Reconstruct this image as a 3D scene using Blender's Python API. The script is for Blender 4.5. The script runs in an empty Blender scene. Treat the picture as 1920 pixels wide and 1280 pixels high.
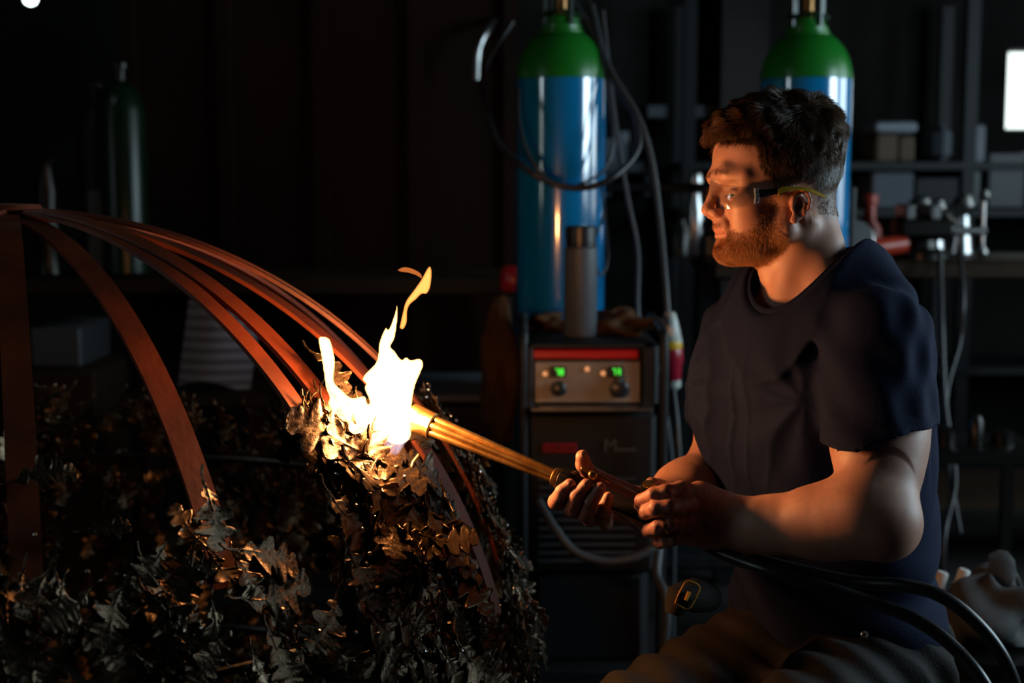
import bpy, math, random
import numpy as np
from mathutils import Vector, Matrix
random.seed(7)
rng = np.random.default_rng(11)
R = math.radians

# ------------------------------------------------------------------ camera, world, exposure
scene = bpy.context.scene
col = scene.collection
FPX = 1920 * 50.0 / 36.0
PITCH = R(6.6)
CAM = np.array([0, 0, 1.28])
cF = np.array([0, math.cos(PITCH), -math.sin(PITCH)])
cU = np.array([0, math.sin(PITCH), math.cos(PITCH)])
cR = np.array([1.0, 0, 0])
cd = bpy.data.cameras.new('camera')
cam = bpy.data.objects.new('camera', cd)
col.objects.link(cam)
cam.location = CAM
cam.rotation_euler = (R(90) - PITCH, 0, 0)
cd.lens = 50
cd.sensor_width = 36
cd.clip_start = 0.05
cd.dof.use_dof = True
cd.dof.focus_distance = 1.90
cd.dof.aperture_fstop = 3.2
cd.dof.aperture_blades = 9
scene.camera = cam
scene.view_settings.view_transform = 'Standard'
scene.view_settings.look = 'None'
scene.view_settings.exposure = 0.0
scene.view_settings.gamma = 1.0
scene.view_settings.use_curve_mapping = False
w = bpy.data.worlds.new('overcast_sky')
scene.world = w
w.use_nodes = True
w.node_tree.nodes['Background'].inputs[0].default_value = (0.93, 1.0, 0.97, 1)
w.node_tree.nodes['Background'].inputs[1].default_value = 2.2


def P(px, py, d):
    return CAM + d * (cF + cR * (px - 960) / FPX + cU * (640 - py) / FPX)


def V(p):
    return Vector([float(c) for c in p])


# ------------------------------------------------------------------ daylight through the side windows
def area(name, loc, target, sx, sy, power, colour):
    l = bpy.data.lights.new(name, 'AREA')
    l.shape = 'RECTANGLE'
    l.size = sx
    l.size_y = sy
    l.energy = power
    l.color = colour
    o = bpy.data.objects.new(name, l)
    col.objects.link(o)
    o.location = loc
    o.rotation_euler = (Vector(target) - Vector(loc)).to_track_quat('-Z', 'Z').to_euler()
    return o


DAY = (0.62, 0.82, 1.0)
area('daylight', (3.42, 2.25, 1.75), (0, 2.25, 1.75), 1.1, 1.5, 78, DAY)
area('daylight', (-3.42, 0.95, 1.9), (0, 0.95, 1.9), 0.42, 1.9, 15, DAY)
area('daylight', (3.42, 3.95, 1.75), (0, 3.95, 1.75), 1.0, 1.5, 22, DAY)

# flame light: several warm lights inside the flame's body
FLAME = (1.0, 0.41, 0.14)
for (px, py, d, wt, rad) in ((725, 710, 1.948, 7.0, .03), (738, 775, 1.948, 5.5, .028), (655, 775, 1.932, 1.3, .014), (735, 660, 1.95, 2.5, .012)):
    l = bpy.data.lights.new('flame_light', 'POINT')
    l.energy = wt
    l.color = FLAME
    l.shadow_soft_size = rad
    o = bpy.data.objects.new('flame_light', l)
    col.objects.link(o)
    o.location = P(px, py, d)


# ------------------------------------------------------------------ materials
def mat(name, base, rough=0.5, metal=0.0, bump=0.0, bscale=40.0, base2=None, cscale=6.0, spec=0.5, coat=0.0,
        rvar=0.0, cdetail=6.0, sss=0.0, c0=0.35, c1=0.65):
    m = bpy.data.materials.new(name)
    m.use_nodes = True
    nt = m.node_tree
    b = nt.nodes['Principled BSDF']
    b.inputs['Base Color'].default_value = (*base, 1)
    b.inputs['Roughness'].default_value = rough
    b.inputs['Metallic'].default_value = metal
    b.inputs['Specular IOR Level'].default_value = spec
    b.inputs['Coat Weight'].default_value = coat
    b.inputs['Coat Roughness'].default_value = 0.08
    if sss:
        b.inputs['Subsurface Weight'].default_value = sss
        b.inputs['Subsurface Radius'].default_value = (1, .35, .2)
        b.inputs['Subsurface Scale'].default_value = 0.006
    tc = nt.nodes.new('ShaderNodeTexCoord')
    if base2 or rvar:
        n = nt.nodes.new('ShaderNodeTexNoise')
        n.inputs['Scale'].default_value = cscale
        n.inputs['Detail'].default_value = cdetail
        nt.links.new(tc.outputs['Object'], n.inputs['Vector'])
        rp = nt.nodes.new('ShaderNodeMapRange')
        rp.inputs[1].default_value = c0
        rp.inputs[2].default_value = c1
        nt.links.new(n.outputs[0], rp.inputs[0])
        if base2:
            mx = nt.nodes.new('ShaderNodeMix')
            mx.data_type = 'RGBA'
            mx.inputs[6].default_value = (*base, 1)
            mx.inputs[7].default_value = (*base2, 1)
            nt.links.new(rp.outputs[0], mx.inputs[0])
            nt.links.new(mx.outputs[2], b.inputs['Base Color'])
        if rvar:
            r2 = nt.nodes.new('ShaderNodeMapRange')
            r2.inputs[3].default_value = max(0, rough - rvar)
            r2.inputs[4].default_value = min(1, rough + rvar)
            nt.links.new(rp.outputs[0], r2.inputs[0])
            nt.links.new(r2.outputs[0], b.inputs['Roughness'])
    if bump:
        n = nt.nodes.new('ShaderNodeTexNoise')
        n.inputs['Scale'].default_value = bscale
        n.inputs['Detail'].default_value = 5
        nt.links.new(tc.outputs['Object'], n.inputs['Vector'])
        bp = nt.nodes.new('ShaderNodeBump')
        bp.inputs['Strength'].default_value = bump
        bp.inputs['Distance'].default_value = 0.002
        nt.links.new(n.outputs[0], bp.inputs['Height'])
        nt.links.new(bp.outputs[0], b.inputs['Normal'])
    return m


def emis(name, colour, strength):
    m = bpy.data.materials.new(name)
    m.use_nodes = True
    b = m.node_tree.nodes['Principled BSDF']
    b.inputs['Base Color'].default_value = (*[c * .2 for c in colour], 1)
    b.inputs['Emission Color'].default_value = (*colour, 1)
    b.inputs['Emission Strength'].default_value = strength
    return m


M = {}
M['blue'] = mat('blue_enamel', (0.002, 0.185, 0.45), .2, coat=1.0, bump=.03, bscale=6)
M['green'] = mat('green_enamel', (0.006, 0.15, 0.012), .32, bump=.2, bscale=60)
M['blue'].node_tree.nodes['Principled BSDF'].inputs['Coat IOR'].default_value = 2.0
M['darkgreen'] = mat('dark_green_enamel', (0.003, 0.018, 0.006), .3)
M['rust'] = mat('rust_primer_steel', (0.19, 0.034, 0.007), .5, .2, bump=.35, bscale=70, base2=(0.08, 0.016, 0.005), cscale=9)
M['leafsteel'] = mat('forged_leaf_steel', (0.055, 0.037, 0.022), .30, .84, bump=.3, bscale=55, base2=(0.095, 0.065, 0.038), cscale=22, cdetail=3, rvar=.08)
M['brass'] = mat('brass', (0.80, 0.50, 0.17), .27, .95, bump=.12, bscale=160, base2=(0.45, 0.25, 0.08), cscale=45)
M['darkbrass'] = mat('tarnished_brass', (0.20, 0.10, 0.035), .32, .9, bump=.3, bscale=120)
M['nail'] = mat('fingernail', (0.50, 0.27, 0.19), .25)
M['steel'] = mat('brushed_steel', (0.5, 0.5, 0.5), .3, 1.0, bump=.1, bscale=90)
M['blackmetal'] = mat('blackened_metal', (0.03, 0.028, 0.026), .3, .8, bump=.2, bscale=90)
M['rubber'] = mat('black_rubber', (0.018, 0.018, 0.02), .34, bump=.1, bscale=50)
M['greyrubber'] = mat('grey_rubber', (0.045, 0.048, 0.052), .45)
M['blackpaint'] = mat('black_powder_coat', (0.010, 0.0105, 0.012), .5, spec=.3, bump=.2, bscale=140)
M['greypaint'] = mat('grey_paint', (0.075, 0.085, 0.098), .5, bump=.2, bscale=60)
M['redpaint'] = mat('red_paint', (0.55, 0.008, 0.012), .35)
M['panel'] = mat('control_panel_face', (0.40, 0.36, 0.31), .28, .35, base2=(0.30, 0.25, 0.2), cscale=14)
M['white'] = mat('white_plastic', (0.6, 0.6, 0.58), .4)
M['offwhite'] = mat('offwhite_plastic', (0.50, 0.52, 0.48), .35, bump=.1)
M['yellow'] = mat('yellow_plastic', (0.75, 0.42, 0.02), .4)
M['redplastic'] = mat('red_plastic', (0.35, 0.012, 0.03), .3)
M['orangetool'] = mat('orange_tool_plastic', (0.35, 0.03, 0.012), .35)
M['leather'] = mat('brown_leather', (0.085, 0.038, 0.013), .75, bump=.8, bscale=30, base2=(.04, .018, .007))
M['wallbrown'] = mat('rusted_sheet', (0.018, 0.0065, 0.0035), .8, bump=.5, bscale=12, base2=(0.010, 0.0045, 0.003), cscale=1.6, cdetail=8)
M['block'] = mat('sooty_blockwork', (0.021, 0.020, 0.018), .9, bump=.7, bscale=25, base2=(0.009, 0.0085, 0.008), cscale=2)
M['concrete'] = mat('sooty_concrete', (0.045, 0.042, 0.040), .75, bump=.6, bscale=18, base2=(0.022, 0.021, 0.02), cscale=3)
M['wood'] = mat('dark_bench_wood', (0.022, 0.014, 0.009), .6, bump=.6, bscale=20, base2=(.03, .018, .01))
M['paper'] = mat('pale_paper', (0.30, 0.33, 0.38), .8, base2=(.2, .22, .26), cscale=3)
M['cardboard'] = mat('cardboard', (0.13, 0.09, 0.06), .85)
M['bluegrey'] = mat('blue_grey_cloth', (0.11, 0.125, 0.15), .8, bump=.4)
for k_ in ('wallbrown', 'block', 'concrete', 'wood', 'leather'):
    M[k_].node_tree.nodes['Principled BSDF'].inputs['Specular IOR Level'].default_value = .12
M['led_green'] = emis('green_display_segments', (0.08, 1.0, 0.06), 1.6)
M['led_orange'] = emis('orange_indicator', (1.0, 0.40, 0.16), .75)
M['lamp'] = emis('lit_lamp', (0.85, 0.98, 1.0), 6)
M['shirt'] = mat('navy_cotton', (0.0060, 0.0105, 0.034), .88, bump=.35, bscale=420, spec=.15)
M['pants'] = mat('dark_work_canvas', (0.014, 0.010, 0.007), .85, bump=.5, bscale=260, base2=(.008, .007, .006), cscale=12, spec=.25)
M['patch'] = mat('ochre_stitching', (0.65, 0.30, 0.03), .7)


# ------------------------------------------------------------------ mesh helpers
class MB:
    def __init__(s):
        s.v = []
        s.f = []
        s.m = []
        s.mi = 0

    def add(s, vs, fs):
        n = len(s.v)
        s.v.extend([tuple(float(c) for c in v) for v in vs])
        s.f.extend([tuple(i + n for i in f) for f in fs])
        s.m.extend([s.mi] * len(fs))
        return s

    def box(s, c, size, rz=0, bev=0.0, M3=None):
        x, y, z = [k / 2 for k in size]
        b = min(bev, x * .9, y * .9, z * .9)
        if b <= 0:
            vs = [(i * x, j * y, k * z) for k in (-1, 1) for j in (-1, 1) for i in (-1, 1)]
            fs = [(0, 2, 3, 1), (4, 5, 7, 6), (0, 1, 5, 4), (2, 6, 7, 3), (0, 4, 6, 2), (1, 3, 7, 5)]
        else:
            vs = []
            ring = lambda X, Y, Z: [(X, -(Y - b), Z), (X, Y - b, Z), (X - b, Y, Z), (-(X - b), Y, Z), (-X, Y - b, Z), (-X, -(Y - b), Z), (-(X - b), -Y, Z), (X - b, -Y, Z)]
            vs += [((px - math.copysign(b, px)) if abs(px) > b else px, (py - math.copysign(b, py)) if abs(py) > b else py, -z) for px, py, _ in ring(x, y, 0)]
            vs += ring(x, y, -(z - b)) + ring(x, y, z - b)
            vs += [((px - math.copysign(b, px)) if abs(px) > b else px, (py - math.copysign(b, py)) if abs(py) > b else py, z) for px, py, _ in ring(x, y, 0)]
            fs = [tuple(range(7, -1, -1)), tuple(range(24, 32))]
            for r in range(3):
                for i in range(8):
                    j = (i + 1) % 8
                    fs.append((r * 8 + i, r * 8 + j, r * 8 + 8 + j, r * 8 + 8 + i))
        if M3 is None:
            ca, sa = math.cos(rz), math.sin(rz)
            vs = [(v[0] * ca - v[1] * sa + c[0], v[0] * sa + v[1] * ca + c[1], v[2] + c[2]) for v in vs]
        else:
            vs = [tuple(np.array(M3) @ np.array(v) + np.array(c)) for v in vs]
        return s.add(vs, fs)

    def tube(s, pts, r, n=12, caps=True, flat=None):
        pts = [np.array(p, float) for p in pts]
        rs = r if hasattr(r, '__len__') else [r] * len(pts)
        vs = []
        fs = []
        up = None
        for i, p in enumerate(pts):
            t = pts[min(i + 1, len(pts) - 1)] - pts[max(i - 1, 0)]
            t = t / (np.linalg.norm(t) + 1e-12)
            if up is None:
                up = np.array([0, 0, 1.0]) if abs(t[2]) < .9 else np.array([0, 1.0, 0])
            a = np.cross(up, t)
            a /= np.linalg.norm(a) + 1e-12
            b = np.cross(t, a)
            up = b
            for k in range(n):
                q = 2 * math.pi * k / n
                vs.append(p + rs[i] * (math.cos(q) * a + math.sin(q) * b))
        for i in range(len(pts) - 1):
            for k in range(n):
                j = (k + 1) % n
                fs.append((i * n + k, i * n + j, (i + 1) * n + j, (i + 1) * n + k))
        if caps:
            fs.append(tuple(range(n - 1, -1, -1)))
            fs.append(tuple(range((len(pts) - 1) * n, len(pts) * n)))
        return s.add(vs, fs)

    def lathe(s, prof, o=(0, 0, 0), axis=(0, 0, 1), n=32, rmod=None):
        ax = np.array(axis, float)
        ax /= np.linalg.norm(ax)
        up = np.array([0, 0, 1.0]) if abs(ax[2]) < .9 else np.array([1.0, 0, 0])
        a = np.cross(up, ax)
        a /= np.linalg.norm(a)
        b = np.cross(ax, a)
        vs = []
        fs = []
        for (r, z) in prof:
            for k in range(n):
                q = 2 * math.pi * k / n
                rr = r * (rmod(q, z) if rmod else 1)
                vs.append(np.array(o) + ax * z + rr * (math.cos(q) * a + math.sin(q) * b))
        for i in range(len(prof) - 1):
            for k in range(n):
                j = (k + 1) % n
                fs.append((i * n + k, i * n + j, (i + 1) * n + j, (i + 1) * n + k))
        fs.append(tuple(range(n - 1, -1, -1)))
        fs.append(tuple(range((len(prof) - 1) * n, len(prof) * n)))
        return s.add(vs, fs)

    def build(s, name, m, parent=None, smooth=True, loc=None):
        me = bpy.data.meshes.new(name)
        vs = s.v
        if loc is not None:
            vs = [(v[0] - loc[0], v[1] - loc[1], v[2] - loc[2]) for v in vs]
        me.from_pydata(vs, [], s.f)
        for mm in (m if isinstance(m, (list, tuple)) else [m]):
            me.materials.append(mm)
        if any(s.m):
            me.polygons.foreach_set('material_index', s.m)
        me.update()
        o = bpy.data.objects.new(name, me)
        col.objects.link(o)
        if loc is not None:
            o.location = loc
        if smooth:
            try:
                me.shade_smooth()
                me.set_sharp_from_angle(angle=R(38))
            except Exception:
                pass
        if parent is not None:
            o.parent = parent
            o.matrix_parent_inverse = Matrix.Translation(-Vector(parent.location)) if parent.type == 'EMPTY' or True else Matrix()
        return o


def tag(o, label=None, cat=None, group=None, kind=None):
    if label:
        o['label'] = label
    if cat:
        o['category'] = cat
    if group:
        o['group'] = group
    if kind:
        o['kind'] = kind
    return o


def empty(name, loc, label, cat, group=None):
    o = bpy.data.objects.new(name, None)
    col.objects.link(o)
    o.location = [float(c) for c in loc]
    o.empty_display_size = .05
    return tag(o, label, cat, group)


def crv(pts, n=8):
    """Catmull-Rom through points"""
    pts = [np.array(p, float) for p in pts]
    q = [2 * pts[0] - pts[1]] + pts + [2 * pts[-1] - pts[-2]]
    out = []
    for i in range(1, len(q) - 2):
        for k in range(n):
            t = k / n
            out.append(.5 * ((2 * q[i]) + (-q[i - 1] + q[i + 1]) * t + (2 * q[i - 1] - 5 * q[i] + 4 * q[i + 1] - q[i + 2]) * t * t + (-q[i - 1] + 3 * q[i] - 3 * q[i + 1] + q[i + 2]) * t ** 3))
    out.append(pts[-1])
    return out


# ------------------------------------------------------------------ the room
YB = 6.4
struct = lambda o: tag(o, kind='structure')
struct(MB().box((0, 2.6, -.05), (7.2, 8.4, .1)).build('floor', M['concrete']))
struct(MB().box((0, 2.6, 3.45), (7.2, 8.4, .1)).build('ceiling', M['concrete']))


def wall_with_hole(name, axis, pos, a0, a1, h0, h1, z0, z1, m, th=.16):
    """wall plane at axis=pos spanning a0..a1, hole h0..h1 x z0..z1"""
    b = MB()
    def bx(u0, u1, w0, w1):
        if u1 - u0 < 1e-4 or w1 - w0 < 1e-4:
            return
        c = ((u0 + u1) / 2, (w0 + w1) / 2)
        if axis == 'x':
            b.box((pos, c[0], c[1]), (th, u1 - u0, w1 - w0))
        else:
            b.box((c[0], pos, c[1]), (u1 - u0, th, w1 - w0))
    bx(a0, h0, 0, 3.4)
    bx(h1, a1, 0, 3.4)
    bx(h0, h1, 0, z0)
    bx(h0, h1, z1, 3.4)
    return struct(b.build(name, m, smooth=False))


b = MB()
for (y0, y1, z0, z1) in ((-1.6, 1.6, 0, 3.4), (2.9, 3.35, 0, 3.4), (4.55, 6.8, 0, 3.4), (1.6, 2.9, 0, .95), (1.6, 2.9, 2.55, 3.4), (3.35, 4.55, 0, .95), (3.35, 4.55, 2.55, 3.4)):
    b.box((3.4, (y0 + y1) / 2, (z0 + z1) / 2), (.16, y1 - y0, z1 - z0))
struct(b.build('wall_right', M['block'], smooth=False))
wall_with_hole('wall_left', 'x', -3.4, -1.6, 6.8, 0.7, 1.2, 0.9, 2.9, M['block'])
q0 = P(1866, 250, YB / math.cos(PITCH))
q1 = P(2060, 100, YB / math.cos(PITCH))
WX0, WX1 = 2.17, 2.66
WZ0, WZ1 = 1.48, 1.84
wall_with_hole('wall_back', 'y', YB, -3.4, 3.4, WX0, WX1, WZ0, WZ1, M['block'])
struct(MB().box((0, -1.5, 1.7), (6.8, .16, 3.4)).build('wall_front', M['block']))


def window(n, axis, pos, h0, h1, z0, z1, bars=0):
    b = MB()
    t = .03 if n != 3 else .012
    cy, cz = (h0 + h1) / 2, (z0 + z1) / 2
    def fr(u, wv, su, sw):
        if axis == 'x':
            b.box((pos, u, wv), (.06, su, sw), bev=.004)
        else:
            b.box((u, pos, wv), (su, .06, sw), bev=.004)
    fr(cy, z0 + t / 2, h1 - h0, t)
    fr(cy, z1 - t / 2, h1 - h0, t)
    fr(h0 + t / 2, cz, t, z1 - z0)
    fr(h1 - t / 2, cz, t, z1 - z0)
    for k in range(bars):
        fr(h0 + (h1 - h0) * (k + 1) / (bars + 1), cz, .022, z1 - z0)
    o = struct(b.build('window_%d' % n, M['greypaint']))
    g = MB()
    if axis == 'x':
        g.box((pos, cy, cz), (.006, h1 - h0, z1 - z0))
    else:
        g.box((cy, pos, cz), (h1 - h0, .006, z1 - z0))
    gl = bpy.data.materials.new('window_glass')
    gl.use_nodes = True
    nt = gl.node_tree
    nt.nodes.clear()
    out = nt.nodes.new('ShaderNodeOutputMaterial')
    tr = nt.nodes.new('ShaderNodeBsdfTransparent')
    tr.inputs[0].default_value = (.96, .99, .98, 1)
    gs = nt.nodes.new('ShaderNodeBsdfGlossy')
    gs.inputs['Roughness'].default_value = .03
    mx = nt.nodes.new('ShaderNodeMixShader')
    mx.inputs[0].default_value = .05
    nt.links.new(tr.outputs[0], mx.inputs[1])
    nt.links.new(gs.outputs[0], mx.inputs[2])
    nt.links.new(mx.outputs[0], out.inputs[0])
    g.build('pane', gl, o)
    return o


window(1, 'x', 3.4, 1.6, 2.9, .95, 2.55)
window(2, 'x', -3.4, .7, 1.2, .9, 2.9)
window(4, 'x', 3.4, 3.35, 4.55, .95, 2.55)
window(3, 'y', YB, WX0, WX1, WZ0, WZ1)

# rusted sheet partition behind the dome, and a wall pillar
b = MB()
x0, x1 = P(258, 0, 4.9)[0], P(958, 0, 4.9)[0]
b.box(((x0 + x1) / 2, 4.9, 1.7), (x1 - x0, .05, 3.4))
for k in range(5):
    b.box((x0 + (x1 - x0) * k / 4, 4.865, 1.7), (.05, .04, 3.4))
struct(b.build('wall_partition', M['wallbrown'], smooth=False))
b = MB()
b.box((P(1385, 0, 6.2)[0], 6.22, 1.7), (.2, .2, 3.4))
struct(b.build('trim_1', M['concrete'], smooth=False))

# ------------------------------------------------------------------ leaf-covered steel dome
DC = CAM + 2.3 * cF - .785 * cR - .59 * cU
DR = 0.80
dome = empty('oak_leaf_dome', (DC[0], DC[1], 0), 'large open dome of rust coloured steel bands covered with forged oak leaves, under the flame', 'sculpture')


def sph(lon, lat, r=DR):
    return DC + r * np.array([math.cos(lat) * math.cos(lon), math.cos(lat) * math.sin(lon), math.sin(lat)])


def ray_sph(px, py, near=True, r=DR):
    d = cF + cR * (px - 960) / FPX + cU * (640 - py) / FPX
    o = CAM - DC
    a = d @ d
    b = 2 * d @ o
    c = o @ o - r * r
    D = max(0.0, b * b - 4 * a * c)
    t = (-b + (-1 if near else 1) * math.sqrt(D)) / 2 / a
    q = CAM + d * t - DC
    return math.atan2(q[1], q[0]), math.asin(max(-1, min(1, q[2] / np.linalg.norm(q))))


def band(lon, lat0, lat1, wdt=.036, th=.006, dr=0.0, dlon=0.0):
    """flat bar bent along a meridian"""
    b = MB()
    n = 44
    vs = []
    for i in range(n + 1):
        la = lat0 + (lat1 - lat0) * i / n
        lo = lon + dlon * (i / n)
        side = np.array([-math.sin(lo), math.cos(lo), 0])
        nr = (sph(lo, la) - DC) / DR
        c = sph(lo, la, DR + dr)
        for (u, v) in ((-.5, -.5), (.5, -.5), (.5, .5), (-.5, .5)):
            vs.append(c + side * wdt * u + nr * th * v)
    fs = [(3, 2, 1, 0), (n * 4, n * 4 + 1, n * 4 + 2, n * 4 + 3)]
    for i in range(n):
        for k in range(4):
            j = (k + 1) % 4
            fs.append((i * 4 + k, i * 4 + j, i * 4 + 4 + j, i * 4 + 4 + k))
    b.add(vs, fs)
    return b.build('steel_band', M['rust'], dome)


for i, lo in enumerate((-90, -70, -51, -32.5, -27, -9, -5.5, 9.5, 14, 33, 147, 166, 185, 205, 225, 248)):
    band(R(lo), R(89.5), R({-90: 24, -70: 28, -51: 27, -32.5: 30, -27: 36, -9: 14, -5.5: 13, 9.5: 14, 14: 20}.get(lo, -32)), .036 if lo not in (-32.5, -5.5, 14) else .03, .006, dr=[0, -.007, -.012, -.003][i % 4])
# crown plate and rings tying the bands
MB().lathe([(0.0, .0), (.05, 0), (.055, .004), (.05, .012), (.0, .014)], sph(0, R(90), DR - .004), n=40).build('crown_plate', M['rust'], dome)
for la in (20, -8, -32):
    pts = [sph(R(a), R(la), DR - .018) for a in range(0, 360, 6)]
    MB().tube(pts + [pts[0]], .006, 8, caps=False).build('ring_rod', M['blackmetal'], dome)

# --- oak leaf mesh
LO = [(0, .018), (.08, .022), (.13, .05), (.17, .10), (.22, .13), (.26, .11), (.29, .06), (.33, .055), (.36, .10), (.39, .19), (.43, .25), (.48, .265), (.525, .24), (.555, .17),
      (.575, .10), (.605, .095), (.63, .14), (.655, .22), (.695, .27), (.74, .27), (.775, .22), (.795, .14), (.815, .115), (.845, .14), (.875, .17), (.91, .17), (.94, .15), (.97, .12), (.99, .075), (1, .02)]
LO = [(float(q[0]), float(q[1])) for q in crv([(a, b_, 0) for a, b_ in LO], 2)]


def leaf_mesh(seed):
    r = random.Random(seed)
    ph = [r.uniform(0, 6.28) for _ in range(8)]
    sc = [r.uniform(.8, 1.18) for _ in range(8)]
    asy = r.uniform(-.06, .06)
    bend = r.uniform(-.05, .22)
    cup = r.uniform(-.25, .5)
    vs = []
    fs = []
    cols = (-1, -.82, -.5, -.12, 0, .12, .5, .82, 1)
    n = len(LO)
    for layer in (0, 1):
        for i, (x, wv) in enumerate(LO):
            for c in cols:
                sd = 0 if c < 0 else 1
                k = sc[min(3, int(x * 3.99)) + 4 * sd]
                y = 1.08 * c * wv * (1 + (k - 1) * min(1, max(0, (wv - .06) / .1))) + asy * math.sin(x * 5)
                xx = x + .05 * abs(c) * wv / .25 * (1 - .8 * x * x) + (.025 * c if .05 < x < .95 else 0)
                a = abs(c) * wv * 3.4
                z = -bend * x * x + cup * (y * y) * 1.2 + .035 * math.sin(ph[0] + 9 * x + 2 * c) * a + .02 * math.sin(ph[1 + sd] + 16 * x) * a * a
                if abs(c) <= .12:
                    z += .012 * (1 - abs(c) / .12) * (1 - x)   # raised midrib
                else:
                    z += .006 * math.sin(x * 62 - abs(c) * 5)  # veins
                vs.append(((xx), y, z - layer * .022))
    m = len(cols)
    for i in range(n - 1):
        for k in range(m - 1):
            a = i * m + k
            fs.append((a, a + 1, a + m + 1, a + m))
            o = n * m
            fs.append((o + a + m, o + a + m + 1, o + a + 1, o + a))
        for k, fl in ((0, 0), (m - 1, 1)):
            a = i * m + k
            o = n * m + a
            fs.append((a, a + m, o + m, o) if fl == 0 else (o, o + m, a + m, a))
    a = (n - 1) * m
    for k in range(m - 1):
        fs.append((a + k, a + k + 1, n * m + a + k + 1, n * m + a + k))
    # stalk
    t = MB()
    t.v, t.f, t.m = [tuple(v) for v in vs], [tuple(f) for f in fs], [0] * len(fs)
    t.tube(crv([(-.20, .03, .05), (-.10, .0, .015), (.0, 0, -.006), (.1, 0, -.008)], 3), [.022, .018, .016, .012], 6) if False else t.tube([(-.20, .03, .06), (-.10, .0, .015), (.0, 0, -.006), (.1, 0, -.008)], [.022, .018, .016, .012], 6)
    return t


LV = []
for s in range(7):
    t = leaf_mesh(s)
    LV.append((np.array(t.v), t.f))
leaf_me = []
for vs, fs in LV:
    me = bpy.data.meshes.new('leaf')
    me.from_pydata([tuple(v) for v in vs], [], fs)
    me.materials.append(M['leafsteel'])
    me.shade_smooth()
    me.set_sharp_from_angle(angle=R(50))
    leaf_me.append(me)


def leaf_frame(base, tip, nrm, tilt, roll):
    x = np.array(tip) - np.array(base)
    L = np.linalg.norm(x)
    x /= L
    y = np.cross(nrm, x)
    y /= np.linalg.norm(y)
    z = np.cross(x, y)
    m = Matrix((x, y, z)).transposed().to_4x4()
    m = m @ Matrix.Rotation(roll, 4, 'X') @ Matrix.Rotation(tilt, 4, 'Y')
    m = Matrix.Translation(V(base)) @ m @ Matrix.Scale(L, 4)
    return m


manual = [(560, 682, 622, 742), (592, 728, 640, 800), (606, 768, 676, 862), (668, 874, 546, 820), (640, 800, 716, 856), (652, 828, 742, 928), (700, 842, 800, 908),
          (632, 886, 716, 1002), (590, 936, 676, 1030), (742, 900, 734, 1018), (752, 890, 822, 972), (692, 980, 706, 1094), (772, 966, 828, 1076), (622, 1030, 672, 1134),
          (742, 1020, 792, 1124), (640, 1104, 746, 1248), (606, 1120, 566, 1214), (366, 918, 398, 1020), (418, 1044, 528, 1058), (430, 1130, 546, 1108), (224, 1106, 188, 1210),
          (20, 925, 118, 900), (640, 1236, 560, 1290), (150, 1012, 220, 1002), (350, 1040, 330, 1120), (300, 1150, 352, 1240), (90, 1080, 60, 1190), (690, 1130, 780, 1190),
          (800, 1120, 850, 1220), (480, 1180, 520, 1275), (700, 760, 760, 846), (300, 1030, 260, 1100), (130, 1180, 100, 1270), (820, 1200, 880, 1290), (400, 1200, 360, 1290), (800, 930, 838, 985)]
leaves = []   # (px size, matrix, variant)
taken = []
for i, (ax, ay, bx_, by_) in enumerate(manual):
    a = sph(*ray_sph(ax, ay), DR + .028)
    c = sph(*ray_sph(bx_, by_), DR + .036)
    nr = (a - DC) / np.linalg.norm(a - DC)
    c = a + (c - a) * 1.18
    leaves.append((999 - i, leaf_frame(a, c, nr, R(rng.uniform(-6, 12)), R(rng.uniform(-14, 14))), i % 7))
    taken.append((a + c) / 2)


def near_edge(lon):
    """lowest latitude (deg) left bare on the dome for each longitude"""
    L = math.degrees(lon)
    pts = [(-180, 33), (-100, 33), (-70, 36), (-60, 34), (-52, 35), (-46, 27), (-38, 25), (-36, 31), (-33, 45), (-28, 48), (-22, 45), (-19, 33), (-15, 16), (-3, 15), (4, 18), (8, 33), (12, 40), (20, 39), (40, 34), (180, 33)]
    for (a, b), (c, d) in zip(pts[:-1], pts[1:]):
        if a <= L <= c:
            return b + (d - b) * (L - a) / (c - a)
    return 33


camv = np.array(CAM)
n_try = 0
while n_try < 3900:
    n_try += 1
    lon = rng.uniform(-math.pi, math.pi)
    lat = math.asin(rng.uniform(math.sin(R(-28)), math.sin(R(48))))
    dense = 0
    if n_try < 330:            # the thick column of leaves under the flame
        lon = R(rng.uniform(-36, -19))
        lat = R(rng.uniform(-12, 45))
        dense = 1
    elif n_try < 800:          # belt along the right side of the dome
        lon = R(rng.uniform(2, 38))
    edge = R(near_edge(lon))
    if lat > edge - R(3):
        continue
    L = rng.uniform(.055, .092) if not dense else rng.uniform(.072, .10)
    dro = rng.uniform(.0, .034) if not dense else rng.uniform(.0, .012)
    a = sph(lon, lat, DR + dro)
    nr = (a - DC) / np.linalg.norm(a - DC)
    if any(np.linalg.norm(a - t) < .03 for t in taken) and dro > .01:
        dro = -.004
        a = sph(lon, lat, DR + dro)
    e = np.array([-math.sin(lon), math.cos(lon), 0])
    dn = np.cross(e, nr)
    if dn[2] > 0:
        dn = -dn
    q = rng.normal(0, .8 if not dense else .5)
    d = dn * math.cos(q) + e * math.sin(q)
    mtx = leaf_frame(a, a + d * L, nr, R(rng.normal(0, 14)), R(rng.normal(0, 16)))
    rel = a - camv
    dep = rel @ cF
    px = 960 + FPX * (rel @ cR) / dep
    py = 640 - FPX * (rel @ cU) / dep
    facing = -(nr @ rel) / np.linalg.norm(rel)
    vis = 0 < px < 1100 and 380 < py < 1285
    score = L / dep * (1 if facing > .15 else .3) * (1 if vis else .05)
    leaves.append((score, mtx, int(rng.integers(0, 7))))
leaves.sort(key=lambda t: -t[0])
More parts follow.
